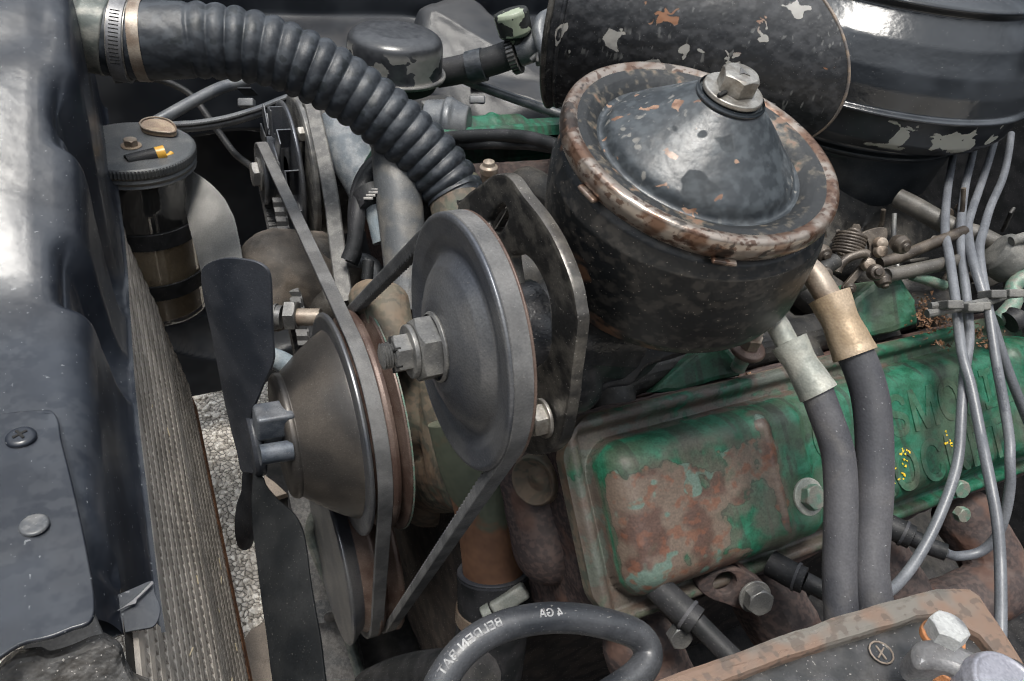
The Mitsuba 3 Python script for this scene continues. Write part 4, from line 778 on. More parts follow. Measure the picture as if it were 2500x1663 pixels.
# ================================================================== front panel over the radiator
tag('radiator_support_panel', 'dented dark blue-black sheet metal panel over the radiator along the left edge', 'body panel')
ZP = .80
rise = lambda y: ss(.46, .80, y)
pock = [aZ(*K1([(470, 330)])[0], ZP + .13)[1], aZ(*K1([(520, 980)])[0], ZP + .06)[1], aZ(*K4([(560, 430)])[0], ZP)[1]]
print('pockets y', pock, 'panel end', aZ(*K7([(700, 1300)])[0], .76))
def support_panel():
    ys = np.arange(.268, 1.10, .0022)
    base = [(-.46, .775), (-.30, .800), (-.16, .806), (-.085, .803), (-.066, .800), (-.056, .793), (-.0515, .782), (-.0490, .755), (-.0455, .728), (-.042, .712), (-.0385, .7055), (-.035, .7045)]
    pr = dens(fillet(base, .016, 6), .0028); N = len(pr)
    X = np.repeat(pr[None, :, 0], len(ys), 0); Z = np.repeat(pr[None, :, 1], len(ys), 0); Y = np.repeat(ys[:, None], N, 1)
    s = np.r_[0, np.cumsum(np.linalg.norm(np.diff(pr, axis=0), axis=1))]; s_edge = s[np.argmin(np.abs(pr[:, 0] + .060))]
    u = (s - s_edge)[None, :]
    tg = np.gradient(pr, axis=0); tg /= np.linalg.norm(tg, axis=1)[:, None]; nx, nz = -tg[:, 1], tg[:, 0]; nx, nz = (nx, nz) if nz[0] > 0 else (-nx, -nz)
    dsp = np.zeros_like(X)
    for y0, w, dp in zip(pock, (.026, .028, .032), (.007, .010, .014)):
        a = ss(-w, -w * .55, Y - y0) * (1 - ss(w * .35, w, Y - y0)); b = ss(-.018, .000, u) * (1 - ss(.070, .105, u)); dsp -= dp * a * b
    dsp += .0035 * np.exp(-((Y - .62) / .05) ** 2) * np.exp(-((X + .13) / .04) ** 2) - .004 * np.exp(-((Y - .70 - (X + .1) * .5) / .022) ** 2) * ss(-.2, -.1, X) * (1 - ss(-.075, -.06, X))
    dsp += .003 * np.exp(-((Y - .56) / .03) ** 2) * np.exp(-((X + .10) / .03) ** 2)
    dsp -= .0035 * ss(.012, .0, np.abs(u - .012) * 0 + u * 0 + np.abs(Y - .30)) * (u < .03)
    up_ = rise(Y); X = X + (.008 + .020 * ss(.70, .80, Z)) * up_; Z = Z + .155 * up_ * ss(.700, .80, Z)
    v = np.stack([X + nx[None] * dsp, Y, Z + nz[None] * dsp], -1)
    v = v + np.stack([nx, np.zeros(N), nz], -1)[None] * (nrm(v, 12, .0030, 21) + nrm(v, 60, .0008, 22))[..., None]
    end = ss(.33, .275, Y); v[..., 2] -= end * .020 * ss(-.30, -.05, X); v[..., 2] -= .008 * end * np.sin(X * 90) * .5
    return grid(v, np.stack([X, Y], -1))
spn = support_panel()
fn_ = np.cross(spn.v[spn.f[:, 1]] - spn.v[spn.f[:, 0]], spn.v[spn.f[:, 2]] - spn.v[spn.f[:, 0]])
if fn_[:, 2].sum() < 0: spn.f = spn.f[:, ::-1]
cut = (spn.uv[spn.f[:, 0], 0] > -.0475) & (spn.uv[spn.f[:, 0], 1] < .300); spn.f = spn.f[~cut]
add('radiator_support_panel__sheet', spn, 'panel_mat', smooth=True)
# lapped plate with a screw and a dimple
zp = ZP + .0085
lap = pplate(D([(-160, 985), (-20, 955), (60, 945), (100, 938), (118, 940), (132, 962), (140, 1010), (165, 1110), (195, 1250), (212, 1400), (150, 1440), (60, 1470), (-160, 1520)]), (0, 0, zp), (0, 0, 1), .0022, bev=.0008, sp=True).subdivide_to_size(.006)
lap.vertices[:, 2] += nrm(lap.vertices, 30, .002, 31) - .002 * ss(.31, .28, lap.vertices[:, 1]) - ss(-.088, -.072, lap.vertices[:, 0]) * .002
add('radiator_support_panel__lap_plate', lap, 'panel_mat', smooth=True)
c = aZ(*D([(48, 1006)])[0], zp + .001)
add('radiator_support_panel__screw', lathe([(-.001, .0), (-.001, .0080), (.0006, .0078), (.0020, .0060), (.0024, 0)], c, (0, 0, 1), 40, r=.001), 'panel_mat', smooth=True)
for a in (.5, 2.07): add('radiator_support_panel__screw__slot', rbox((.008, .0016, .0010), c + [0, 0, .0024], (math.cos(a), math.sin(a), 0), (-math.sin(a), math.cos(a), 0), r=.0003), 'dark_gap', smooth=30)
c = aZ(*D([(78, 1208)])[0], zp + .0005)
add('radiator_support_panel__rivet', lathe([(-.001, .0), (-.001, .0072), (.0006, .0068), (.0011, .005), (.0010, 0)], c, (0, 0, 1), 40, r=.001), 'lap_worn', smooth=True)
M('lap_worn', grime((.05, .053, .058), (.10, .10, .10), f=150, k=.1), rough=.4)
# torn tab at the near end, folded sheet and dark rusted end
tabn = unit([.18, -.25, .95])
add('radiator_support_panel__tab', pplate(K7([(560, 960), (640, 1000), (760, 985), (900, 930), (1035, 880), (1050, 960), (1085, 1050), (1078, 1130), (1040, 1190), (960, 1210), (860, 1230), (760, 1270), (700, 1290), (660, 1180), (600, 1060)]), P(*K7([(850, 1080)])[0], .415), tabn, .0018, bev=.0006, sp=True), 'panel_mat', smooth=40)
add('radiator_support_panel__tear', pplate(K7([(762, 1098), (830, 1060), (890, 1018), (950, 965), (1030, 880), (1040, 900), (990, 950), (930, 1005), (920, 1035), (870, 1050), (800, 1085)]), P(*K7([(850, 1080)])[0], .4115), tabn, .001, bev=.0003), 'lead', smooth=30)
jag = [(-60, 1560), (60, 1430), (160, 1395), (260, 1380), (330, 1400), (420, 1380), (520, 1345), (600, 1310), (690, 1290), (740, 1310), (800, 1350), (830, 1400), (850, 1470), (900, 1560), (960, 1640), (-60, 1740)]
add('radiator_support_panel__rusted_end', pplate(K7(jag), P(*K7([(500, 1480)])[0], .365), unit([.05, -.80, .6]), .012, bev=.003, sp=True).subdivide_to_size(.004), 'end_black', smooth=40, label='torn black rust-eaten edge of the panel')
M('end_black', grime((.010, .011, .012), (.05, .05, .05), f=160, k=.3, sp=.9), rough=.6, bump=mid, bh=.003)
add('radiator_support_panel__end_fold', pplate(K7([(120, 1400), (240, 1180), (200, 1000), (260, 830), (420, 760), (540, 790), (600, 960), (640, 1100), (700, 1240), (690, 1290), (560, 1330), (420, 1370), (300, 1390)]), P(*K7([(420, 1100)])[0], .375), unit([.08, -.55, .83]), .002, bev=.002, sp=True), 'fold_mat', smooth=40)
M('fold_mat', grime((.06, .06, .06), (.19, .18, .165), f=45, k=.4), rough=.55)

# ================================================================== radiator core
tag('radiator', 'dusty grey-brown radiator core seen steeply from above, with rows of fin slots', 'radiator')
ct_, cb_ = (-.042, .700), (.010, .345)
nc = np.array([cb_[1] - ct_[1], 0, -(cb_[0] - ct_[0])]); nc = unit(nc * (-1 if nc[0] < 0 else 1)); dn = unit([cb_[0] - ct_[0], 0, cb_[1] - ct_[1]]); HL = math.hypot(cb_[0] - ct_[0], cb_[1] - ct_[1])
def core_pt(y, s, out=0.0): w = .0024 * np.exp(-((s - .17) / .03) ** 2) + .0006 * np.sin(s * 40 + 2 * y); return np.stack(np.broadcast_arrays(ct_[0] + dn[0] * s + nc[0] * (out + w), y, ct_[1] + dn[2] * s + nc[2] * (out + w)), -1)
Y0, Y1 = .12, .90
yy, sc_ = np.meshgrid(np.arange(Y0, Y1, .004), np.arange(-.054, HL, .004), indexing='ij')
cg = grid(core_pt(yy, sc_), np.stack([yy, sc_], -1)); fn_ = np.cross(cg.v[cg.f[:, 1]] - cg.v[cg.f[:, 0]], cg.v[cg.f[:, 2]] - cg.v[cg.f[:, 0]])
if fn_[:, 0].sum() < 0: cg.f = cg.f[:, ::-1]
keep = ~((cg.uv[cg.f[:, 0], 1] < -.004) & (cg.uv[cg.f[:, 0], 0] > .315)); cg.f = cg.f[keep]
add('radiator__core', cg, 'core_mat', smooth=True)
# fins: shallow raised tongues in staggered rows, dark slots between them
def fins_mesh():
    """Flat louvred strips down the core, joined by short bridges: what is left open between them are the dark slots."""
    ps_, py_ = .0190, .0092; ms = []
    for i, s in enumerate(np.arange(-.04, HL - ps_, ps_)):
        y = np.arange(Y0, Y1, .008); w = ps_ * .70
        sec = [(s, .0004), (s + .001, .0030), (s + w * .5, .0036), (s + w - .001, .0030), (s + w, .0004)]
        if s < 0: y = np.arange(Y0, .31, .008)
        pt = np.stack([core_pt(y, np.array(a), b) for a, b in sec], 1); g_ = grid(pt); ms.append(trimesh.Trimesh(g_.v, g_.f, process=False))
        V, F, k = [], [], 0
        for yb in np.arange(y[0] + (i % 2) * py_ * .5, y[-1], py_):
            yb += rng.normal(0, .0004); a = [(yb, s + w - .001), (yb + py_ * .48, s + w - .001), (yb + py_ * .48, s + ps_ + .001), (yb, s + ps_ + .001)]
            V += [core_pt(np.array(b[0]), np.array(b[1]), .0003) for b in a] + [core_pt(np.array(b[0]), np.array(b[1]), .0027) for b in a]
            F += [[k + 4, k + 5, k + 6], [k + 4, k + 6, k + 7]] + [t for q in range(4) for t in ([k + q, k + (q + 1) % 4, k + 4 + (q + 1) % 4], [k + q, k + 4 + (q + 1) % 4, k + 4 + q])]; k += 8
        ms.append(trimesh.Trimesh(np.array(V), np.array(F), process=False))
    return cat(ms)
add('radiator__fins', fins_mesh(), 'core_mat', smooth=False, kind='stuff')
add('radiator__slots', G(core_pt(yy, sc_, .00015).reshape(-1, 3), cg.f.copy(), cg.uv), 'slot_dark', smooth=True)
M('slot_dark', (.018, .016, .014), rough=.9)
rail = np.array([core_pt(np.array(y), np.array(HL), .001) for y in np.arange(Y0, Y1, .01)])
add('radiator__bottom_rail', ribbon(rail, dn, .022, .004), 'rust_steel', smooth=30, label='rusty lower rail')
for y, s in zip(rng.uniform(.3, .6, 14), rng.uniform(.05, .3, 14)):
    q = core_pt(np.array(y), np.array(s), .0035); add('radiator__straw', tube([q, q + np.array([rng.uniform(-.004, .004), rng.uniform(.006, .013), rng.uniform(-.003, .006)])], .0005, 5, .004), 'straw', smooth=True)
M('straw', (.5, .42, .28), rough=.8)
# ================================================================== far side: inner fender, jar, cables, breather, heater hose
tag('inner_fender', 'black pressed sheet metal of the far inner fender along the top of the picture', 'fender')
YF = 1.18
def fender():
    xs = np.arange(-.12, 1.3, .006); zs = np.arange(.10, 1.02, .006); X, Z = np.meshgrid(xs, zs, indexing='ij'); Y = np.full_like(X, YF)
    led = .745 + 0 * X
    Y = Y + .09 * ss(.745, .775, Z) + .05 * ss(.80, .96, Z)                       # ledge: the upper part stands back
    Y += .016 * ss(0, .02, np.minimum(np.minimum(X - .16, .43 - X), np.minimum(Z - .86, 1.2 - Z)))  # pressed recess
    Y -= .05 * np.exp(-((X - .52) / .05) ** 2) * ss(.74, .80, Z)
    Y -= .06 * ss(.0, .03, .74 - Z) * ss(.22, .36, X) * (1 - ss(.46, .54, X)) * ss(.40, .5, Z)
    Y += nrm(np.stack([X, Y, Z], -1), 9, .012, 41)
    r = np.hypot(X - .14, Z - .40); Y += .10 * (1 - ss(.20, .23, r))
    return grid(np.stack([X, Y, Z], -1), np.stack([X, Z], -1))
fg = fender(); fn_ = np.cross(fg.v[fg.f[:, 1]] - fg.v[fg.f[:, 0]], fg.v[fg.f[:, 2]] - fg.v[fg.f[:, 0]])
if fn_[:, 1].sum() > 0: fg.f = fg.f[:, ::-1]
add('inner_fender__sheet', fg, 'bay_mat', smooth=True)
lz = [aY(a, b, YF + .0) for a, b in D([(420, 118), (960, 62)])]
# brace panel to the firewall
bj = {k: (*P(*D([(u, v)])[0], d), r) for k, u, v, d, r in (('a', 1000, 60, 1.12, .03), ('b', 1070, 20, 1.15, .02), ('c', 1285, 225, 1.10, .02), ('d', 1245, 265, 1.08, .03), ('e', 985, 200, 1.10, .035), ('f', 1110, 300, 1.08, .03))}
add('inner_fender__brace', blob(bj, [('a', 'b', 'e'), ('a', 'b', 'c', 'e'), ('c', 'd', 'e', 'f')], .008, 16, .004, 3), 'bay_mat', smooth=True, label='sloping black brace')
for q in (D([(568, 238)])[0], D([(1099, 232)])[0]):
    c = P(q[0], q[1], 1.06)
    add('inner_fender__clip', rbox((.022, .012, .014), c, RI, UP, r=.002), 'pipe_grey', smooth=30)
    add('inner_fender__clip', rbox((.020, .003, .03), c + UP * .018 + FW * .004, RI, UP, r=.001), 'bay_mat', smooth=30)
add('firewall', rbox((.02, 1.6, 1.0), (1.22, .55, .62), r=.006), 'dark_rubber', smooth=30); tag('firewall', 'dark firewall behind the engine at the upper right', 'firewall')
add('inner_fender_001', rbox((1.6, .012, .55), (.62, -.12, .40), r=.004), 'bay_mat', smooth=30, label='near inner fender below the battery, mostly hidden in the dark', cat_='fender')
# washer jar
J0 = np.array([-.0045, .94, .724]); JR = .069; za = (0, 0, 1)
tag('washer_jar', 'old glass washer jar with a grey screw lid and tan contents behind the radiator', 'jar')
lp = [(-.026, JR - .004), (-.024, JR - .0005), (-.021, JR - .0025), (-.017, JR), (-.014, JR - .0025), (-.010, JR + .0003), (-.0035, JR + .0003), (-.0015, JR - .0008), (0, JR - .003), (.0008, .03), (.0008, 0)]
def knurl(g_):
    d = g_.v - J0; h = d[:, 2]; a = np.arctan2(d[:, 1], d[:, 0]); r = np.hypot(d[:, 0], d[:, 1]); k = np.where((h < -.002) & (h > -.0115), .0008 * np.sin(a * 110), 0); g_.v[:, 0] += np.cos(a) * k; g_.v[:, 1] += np.sin(a) * k; return g_
add('washer_jar__lid', knurl(lathe(lp, J0, za, 660, r=.0007)), 'lid_grey', smooth=True)
M('lid_grey', grime((.075, .08, .085), (.12, .12, .118), dust=(.24, .19, .13), f=35, k=.6), rough=.42, metal=.3)
add('washer_jar__glass', lathe([(-.23, 0), (-.23, .055), (-.224, .062), (-.06, .063), (-.045, .060), (-.030, .058), (-.026, .058)], J0, za, 72, r=.004), 'glass_mat', smooth=True)
scene['glass_mat'] = {'type': 'thindielectric', 'int_ior': 1.5}
add('washer_jar__contents', lathe([(-.226, 0), (-.226, .050), (-.220, .058), (-.105, .0595), (-.104, .055), (-.104, 0)], J0, za, 64, r=.002), 'beige', smooth=True, label='tan fluid in the jar')
add('washer_jar__neck_liner', lathe([(-.10, .0), (-.10, .052), (-.03, .052), (-.03, 0)], J0, za, 48, r=.002), 'dark_gap', smooth=True)
for h in (-.098, -.172): add('washer_jar__strap', lathe([(h - .011, .0632), (h - .011, .0655), (h + .011, .0655), (h + .011, .0632)], J0, za, 72, r=.0006), 'dark_rubber', smooth=True)
tz = lambda L, z=J0[2] + .0015: np.array([aZ(a, b, z) for a, b in L])
cap = tz(K1([(950, 865), (975, 840), (1030, 826), (1100, 830), (1160, 852), (1192, 890), (1188, 925), (1120, 928), (1030, 918), (975, 900)]))
add('washer_jar__filler_cap', slab(outline(cap[:, :2] - J0[:2]), .004, bev=.0006, o=J0 + [0, 0, .006]), 'tan_lid', smooth=40)
pl = np.vstack([cap, cap[:1]]) + [0, 0, .006]; add('washer_jar__filler_cap__rim', tube(pl, .0011, 8, .003, caps=False), 'elbow_brown', smooth=True)
M('tan_lid', grime((.26, .20, .14), (.17, .12, .085), f=60, k=.2), rough=.6)
c = tz(K1([(888, 985)]))[0]; add('washer_jar__lid__bolt', hexprism(c, za, .008, .008), 'elbow_brown', smooth=25); add('washer_jar__lid__bolt_washer', washer(c - [0, 0, .001], za, .0115, .0016), 'tan_lid', smooth=True)
q = pts(K1([(860, 1100, .87), (950, 1075, .878), (1060, 1048, .885)])); add('washer_pump_lead', tube(q, .0085, 20, .004), 'dark_rubber', smooth=True, label='black cable boot with a yellow terminal lying on the jar lid', cat_='cable')
e_ = unit(q[2] - q[1]); add('washer_pump_lead__terminal', tube([q[2], q[2] + e_ * .010], .0088, 20, .002), 'yellow', smooth=True, label='yellow plastic terminal')
lug = pts(K1([(1085, 1075, .885), (1110, 1070, .888), (1140, 1058, .892), (1158, 1043, .894), (1162, 1036, .895)])); add('washer_pump_lead__hook', tube(lug, .0030, 12, .002), 'yellow', smooth=True)
# cables and hoses in front of the fender
def cable(key, p, r, m, lab, c_='cable', n=14, **k): return add(key, tube(pts(p), r, n, .005), m, smooth=True, label=lab, cat_=c_, **k)
cable('brake_line', K1([(770, 540, 1.02), (850, 537, 1.03), (950, 527, 1.045), (1080, 540, 1.06), (1200, 585, 1.07), (1300, 650, 1.075), (1380, 750, 1.075), (1440, 840, 1.07), (1500, 920, 1.06), (1590, 1040, 1.05), (1690, 1120, 1.03), (1765, 1185, 1.0)]), .0048, 'dark_rubber', 'thin dark cable arching down behind the jar lid to the generator', group=None)
cable('cable', K1([(1050, 830, .99), (1150, 775, 1.0), (1320, 680, 1.02), (1480, 600, 1.04), (1560, 575, 1.05), (1680, 545, 1.06)]), .0080, 'pipe_grey', 'grey double cable rising from the jar lid to the ribbed hose, the upper of two')
cable('cable_001', K1([(1170, 862, 1.0), (1350, 850, 1.0), (1550, 815, 1.0), (1750, 755, 1.0), (1900, 695, 1.0), (2010, 655, 1.0)]), .0075, 'pipe_grey', 'grey cable running from the jar lid to the generator end plate, the lower of two')
cable('cable_001__stripe', K1([(1170, 855, .993), (1350, 842, .993), (1550, 806, .993), (1750, 746, .993), (1900, 686, .993), (2010, 647, .993)]), .0022, 'dark_rubber', None, None)
cable('rod', K2([(770, 470, .98), (1000, 570, .98), (1200, 645, .98), (1400, 715, .975), (1600, 785, .97)]), .0062, 'pipe_grey', 'straight thin dark rod sloping down to the reservoir behind the breather cap', 'rod')
# breather cap
BC = P(963, 176, .92); BR = .0585
tag('breather_cap', 'round black oil breather cap with flaking paint beside the ribbed hose', 'breather cap')
add('breather_cap__cup', lathe_d([(.002, .0), (.002, BR), (.005, BR * .98), (.034, BR * .97), (.042, BR * .93), (.047, BR * .82), (.0495, BR * .55), (.0500, 0)], BC, za, 120, .004, .002, amp=.0008), 'cap_mat', smooth=True)
add('breather_cap__lip', lathe([(-.002, BR * .8), (-.002, BR * 1.04), (.0015, BR * 1.07), (.0035, BR * 1.05), (.0035, BR * .8)], BC, za, 96, r=.0006), 'steel_grey', smooth=True)
add('breather_cap__mesh', lathe([(-.016, .0), (-.016, BR * .85), (-.004, BR * .95), (-.002, BR * .95)], BC, za, 64, r=.001), 'dark_gap', smooth=True)
CAPZ = float(BC[2])
def cap_paint(p, n, uv):
    a = fbm(p.x * 42 + 12, p.y * 42 + 1, p.z * 42, 3); b = fbm(p.x * 150, p.y * 150, p.z * 150, 3)
    c = mix((.012, .013, .016), (.04, .042, .046), b); return mix(c, mix((.13, .128, .12), (.20, .195, .185), b), smoothstep(.555, .565, rag(p, 42, 3)) * (1 - smoothstep(CAPZ + .030, CAPZ + .040, p.z)))
M('cap_mat', cap_paint, rough=.3, spec=.6)
add('breather_cap__stem', lathe([(-.10, .014), (-.03, .014), (-.028, .02), (-.016, .02)], BC, za, 32, r=.002), 'dark_rubber', smooth=True)
# small carburettor-like choke housing right of the stem
q = P(*K2([(840, 850)])[0], .86)
tag('choke_housing', 'grey round choke housing with small screws peeping out behind the ribbed hose', 'housing')
hax = unit([.8, -.5, .1]); add('choke_housing__drum', lathe([(-.03, 0), (-.03, .026), (-.008, .028), (-.006, .031), (0, .031), (.004, .028), (.02, .022), (.022, 0)], q, hax, 64, r=.002), 'pipe_grey', smooth=True)
for a, b in K2([(750, 790), (890, 820), (660, 715)]): add('choke_housing__screw', lathe([(-.012, .003), (.0, .003), (.001, .0055), (.004, .005), (.005, 0)], P(a, b, .85), (0.1, -.1, 1), 16, r=.0006), 'steel_grey', smooth=True)
# heater hose, clamps and valve at the top
tag('heater_hose', 'black heater hose with worm clamp and a flaking valve knob, top centre', 'hose')
add('heater_hose__tube', tube(pts(K2([(740, 500, .965), (860, 480, .96), (950, 458, .955), (1050, 432, .95), (1150, 402, .945), (1250, 365, .94)])), .0175, 28, .004), 'dark_rubber', smooth=True)
add('heater_hose__collar', tube(pts(K2([(955, 462, .953), (1060, 436, .948)])), .0202, 28, .004), 'hose_mat', smooth=True)
a_, b2_ = pts(K2([(1245, 385, .938), (1290, 370, .935)])); add('heater_hose__clamp', tube([a_, b2_], .0222, 28, .004), 'steel_grey', smooth=30)
sd_ = unit(b2_ - a_)
for i in range(9):
    an = i * .22 - .9; t_3, b_3, _ = frame(sd_); vv = unit(CAM - a_); pr_ = unit(vv - sd_ * (vv @ sd_)); qr = np.cross(sd_, pr_); rd = math.cos(an) * pr_ + math.sin(an) * qr
    add('heater_hose__clamp_slot', rbox((.010, .0018, .002), (a_ + b2_) / 2 + rd * .0222, sd_, np.cross(rd, sd_), r=.0005), 'dark_gap', smooth=False)
tag('heater_valve', 'metal heater valve with a flaking painted knob, top centre', 'valve')
add('heater_valve__pipe', tube(pts(K2([(1290, 350, .935), (1400, 310, .93), (1520, 265, .925), (1620, 230, .92)])), .0185, 28, .004), 'pipe_grey', smooth=True)
kb = P(*K2([(1290, 290)])[0], .925); ka = unit(P(*K2([(1265, 190)])[0], .915) - kb)
add('heater_valve__knob', lathe([(-.02, .010), (.006, .011), (.008, .0165), (.012, .0205), (.034, .0215), (.038, .0195), (.039, 0)], kb, ka, 40, r=.0015), 'knob_mat', smooth=True)
M('knob_mat', lambda p, n, uv: mix((.015, .016, .016), (.22, .25, .19), smoothstep(.55, .56, fbm(p.x * 70, p.y * 70, p.z * 70, 3))), rough=.45)
add('heater_valve__wing_screw', rbox((.006, .014, .016), P(*K2([(1425, 400)])[0], .91), RI, UP, r=.0025), 'steel_grey', smooth=30)
add('heater_valve__wing_screw', tube(pts(K2([(1380, 410, .915), (1420, 375, .912), (1450, 365, .91)])), .004, 10, .003), 'steel_grey', smooth=True)
# double black hose in front of the far cover
cable('vacuum_hose', K2([(800, 935, .80), (900, 925, .79), (1050, 918, .78), (1200, 918, .77), (1330, 928, .755), (1450, 955, .74), (1600, 1000, .72)]), .0066, 'dark_rubber', 'upper black vacuum hose crossing before the far green valve cover', 'hose')
cable('vacuum_hose_001', K2([(850, 975, .80), (950, 978, .795), (1100, 975, .78), (1280, 978, .77), (1400, 985, .75), (1600, 1020, .725)]), .0052, 'dark_rubber', 'lower black vacuum hose crossing before the far green valve cover', 'hose')
cable('vacuum_hose_002', K2([(380, 1060, .83), (300, 1110, .82), (230, 1210, .81), (190, 1340, .80), (180, 1480, .80), (185, 1620, .80)]) + K5([(190, 180, .80), (160, 260, .80)]), .0072, 'dark_rubber', 'thin black hose dropping in an arch behind the grey filler tube, outer of two', 'hose')
cable('vacuum_hose_003', K2([(390, 1100, .82), (320, 1150, .81), (260, 1230, .80), (220, 1340, .795), (200, 1480, .79), (185, 1620, .79)]) + K5([(175, 150, .79), (140, 240, .79)]), .0085, 'dark_rubber', 'thin black hose dropping in an arch behind the grey filler tube, inner of two', 'hose')
# oil filler tube
ft = pts(D([(905, 330, .80), (915, 420, .79), (925, 520, .785), (932, 620, .78), (936, 720, .775)]))
add('oil_filler_tube', tube(np.c_[ft, [.0235, .0245, .0235, .0215, .021]], 0.02, 40, .004) if False else tube(ft, [.0235, .0245, .0235, .0215, .021], 40, .004), 'filler_mat', smooth=True, label='stout grey dusty filler tube standing behind the ribbed hose', cat_='filler tube')
M('filler_mat', grime((.06, .064, .068), (.105, .10, .092), dust=(.2, .17, .13), f=60, k=.3), rough=.5, bump=fine, bh=.0002)
q0, q1 = pts(K2([(305, 1330, .80), (330, 1390, .80)])); tag('bypass_hose', 'small hose with a slotted clamp and pale pipe end beside the filler tube', 'hose')
add('bypass_hose__clamp', tube(pts(K2([(285, 1300, .80), (330, 1400, .795)])), .0195, 28, .004), 'dark_rubber', smooth=30); add('bypass_hose__pipe', tube(pts(K2([(320, 1400, .80), (350, 1500, .80), (385, 1640, .80)])), .0125, 24, .004), 'pale_pipe', smooth=True)
M('pale_pipe', grime((.14, .17, .19), (.2, .22, .23), f=60, k=.1), rough=.4)
for i in range(4): add('bypass_hose__clamp_screw', rbox((.010, .003, .003), P(*K2([(275 + i * 17, 1345 - i * 20)])[0], .775), RI, UP, r=.0006), 'steel_grey', smooth=30)
# big ribbed grey pipe between generator and filler tube
cable('air_pipe', K2([(60, 830, .93), (110, 960, .92), (170, 1080, .91), (250, 1220, .90), (330, 1380, .89)]), .026, 'pale_dust', 'wide blue-grey dusty hose sloping down behind the generator', 'hose', n=32)
M('pale_dust', grime((.09, .105, .12), (.15, .16, .17), f=120, k=.3), rough=.7, bump=fine, bh=.0004)
# generator brace bar and clutter behind belts
bar = pts(E_([(720, 110, .905), (760, 130, .90), (800, 300, .89), (880, 650, .87), (940, 950, .855), (1000, 1300, .84), (1030, 1560, .83)]) + K5([(95, 350, .80), (120, 520, .79)]))
add('generator_brace', ribbon(spline(bar, 8), RI, .017, .006, .006), 'brace_mat', smooth=30, label='long pitted grey brace bar running down beside the generator', cat_='brace')
M('brace_mat', grime((.06, .06, .06), (.12, .118, .112), f=120, k=.12, sp=.3), rough=.55, metal=.2)
# toothed second belt left of the fan belt
def cogged(key, p, d, lab):
    q, s = resample(spline(pts(p), 10), .003); t, u, b = frames(q); i = np.arange(len(q)); w = RI
    N = np.cross(t, w); N /= np.linalg.norm(N, axis=1)[:, None]; sec = [(-.0075, -.003), (.0075, -.003), (.0075, 0), (.006, .006), (-.006, .006), (-.0075, 0)]
    pt = np.stack([q + w * a + N * c_ for a, c_ in sec], 1); z = ((i % 5) < 2)[:, None, None]; pt[:, 3:5] -= N[:, None] * z * .006
    g_ = grid(pt, cv=True); m = trimesh.Trimesh(g_.v, g_.f, process=False); trimesh.repair.fix_normals(m); add(key, m, 'belt_mat', smooth=False, label=lab, cat_='belt')
cogged('cogged_belt', D([(640, 455, .955), (655, 540, .93), (672, 640, .90), (688, 720, .88), (702, 800, .86)]), 0, 'narrow toothed belt running down behind the grey fan belt')
# fuel pump lines, fittings behind the fan
tag('fuel_fitting', 'steel pipe fitting with a hex nut between fan blade and belts', 'pipe fitting')
add('fuel_fitting__pipe', tube(pts(A_([(200, 350, .80), (330, 345, .80), (420, 350, .80)])), .0125, 24, .004), 'steel_grey', smooth=True); add('fuel_fitting__ring', tube(pts(A_([(335, 345, .80), (360, 346, .80)])), .0140, 24, .002), 'steel_grey', smooth=30)
add('fuel_fitting__pipe', tube(pts(A_([(560, 350, .80), (700, 350, .80), (860, 350, .80)])), .0092, 20, .004), 'elbow_brown', smooth=True)
add('fuel_fitting__nut', hexprism(P(*A_([(470, 330)])[0], .80), RI, .0165, .012), 'steel_grey', smooth=25)
M('dome_mat', grime((.06, .052, .045), (.12, .098, .078), f=60, k=.4), rough=.65)
tag('fuel_pump', 'rusty brown fuel pump dome in the shadow behind the belts', 'pump')
add('fuel_pump__dome', blob({'a': (*P(*D([(640, 620)])[0], .92), .050), 'b': (*P(*D([(625, 680)])[0], .92), .045), 'c': (*P(*D([(720, 640)])[0], .95), .06)}, [('a', 'b'), ('a', 'c')], .006, 6, .002, 9), 'dome_mat', smooth=True)
add('fuel_pump__cap', blob({'a': (*P(*D([(735, 600)])[0], .93), .030), 'b': (*P(*D([(760, 700)])[0], .93), .032), 'c': (*P(*D([(790, 620)])[0], .94), .03)}, [('a', 'b', 'c')], .006, 6, .001, 9), 'gen_mat', smooth=True)
cable('coolant_pipe', A_([(250, 810, .74), (330, 830, .74), (420, 870, .735), (520, 930, .73), (620, 1000, .73)]), .0105, 'pale_pipe', 'short pale grey-green pipe behind the fan blade', 'pipe')
cable('fuel_line', K5([(60, 245, .84), (150, 235, .84), (230, 238, .84), (290, 265, .84), (325, 310, .84), (340, 370, .84)]), .009, 'pipe_grey', 'thin grey fuel line bending down left of the central pulley', 'pipe')
cable('fuel_line_001', K5([(275, 240, .80), (270, 330, .80), (265, 370, .80)]), .0062, 'dark_rubber', 'short black vertical line with a knob left of the central pulley', 'pipe')
cable('drain_line', A_([(1560, 0, .78), (1565, 150, .77), (1560, 260, .77)]), .0075, 'dark_rubber', 'short black rod standing in the recess of the pump housing', 'rod')
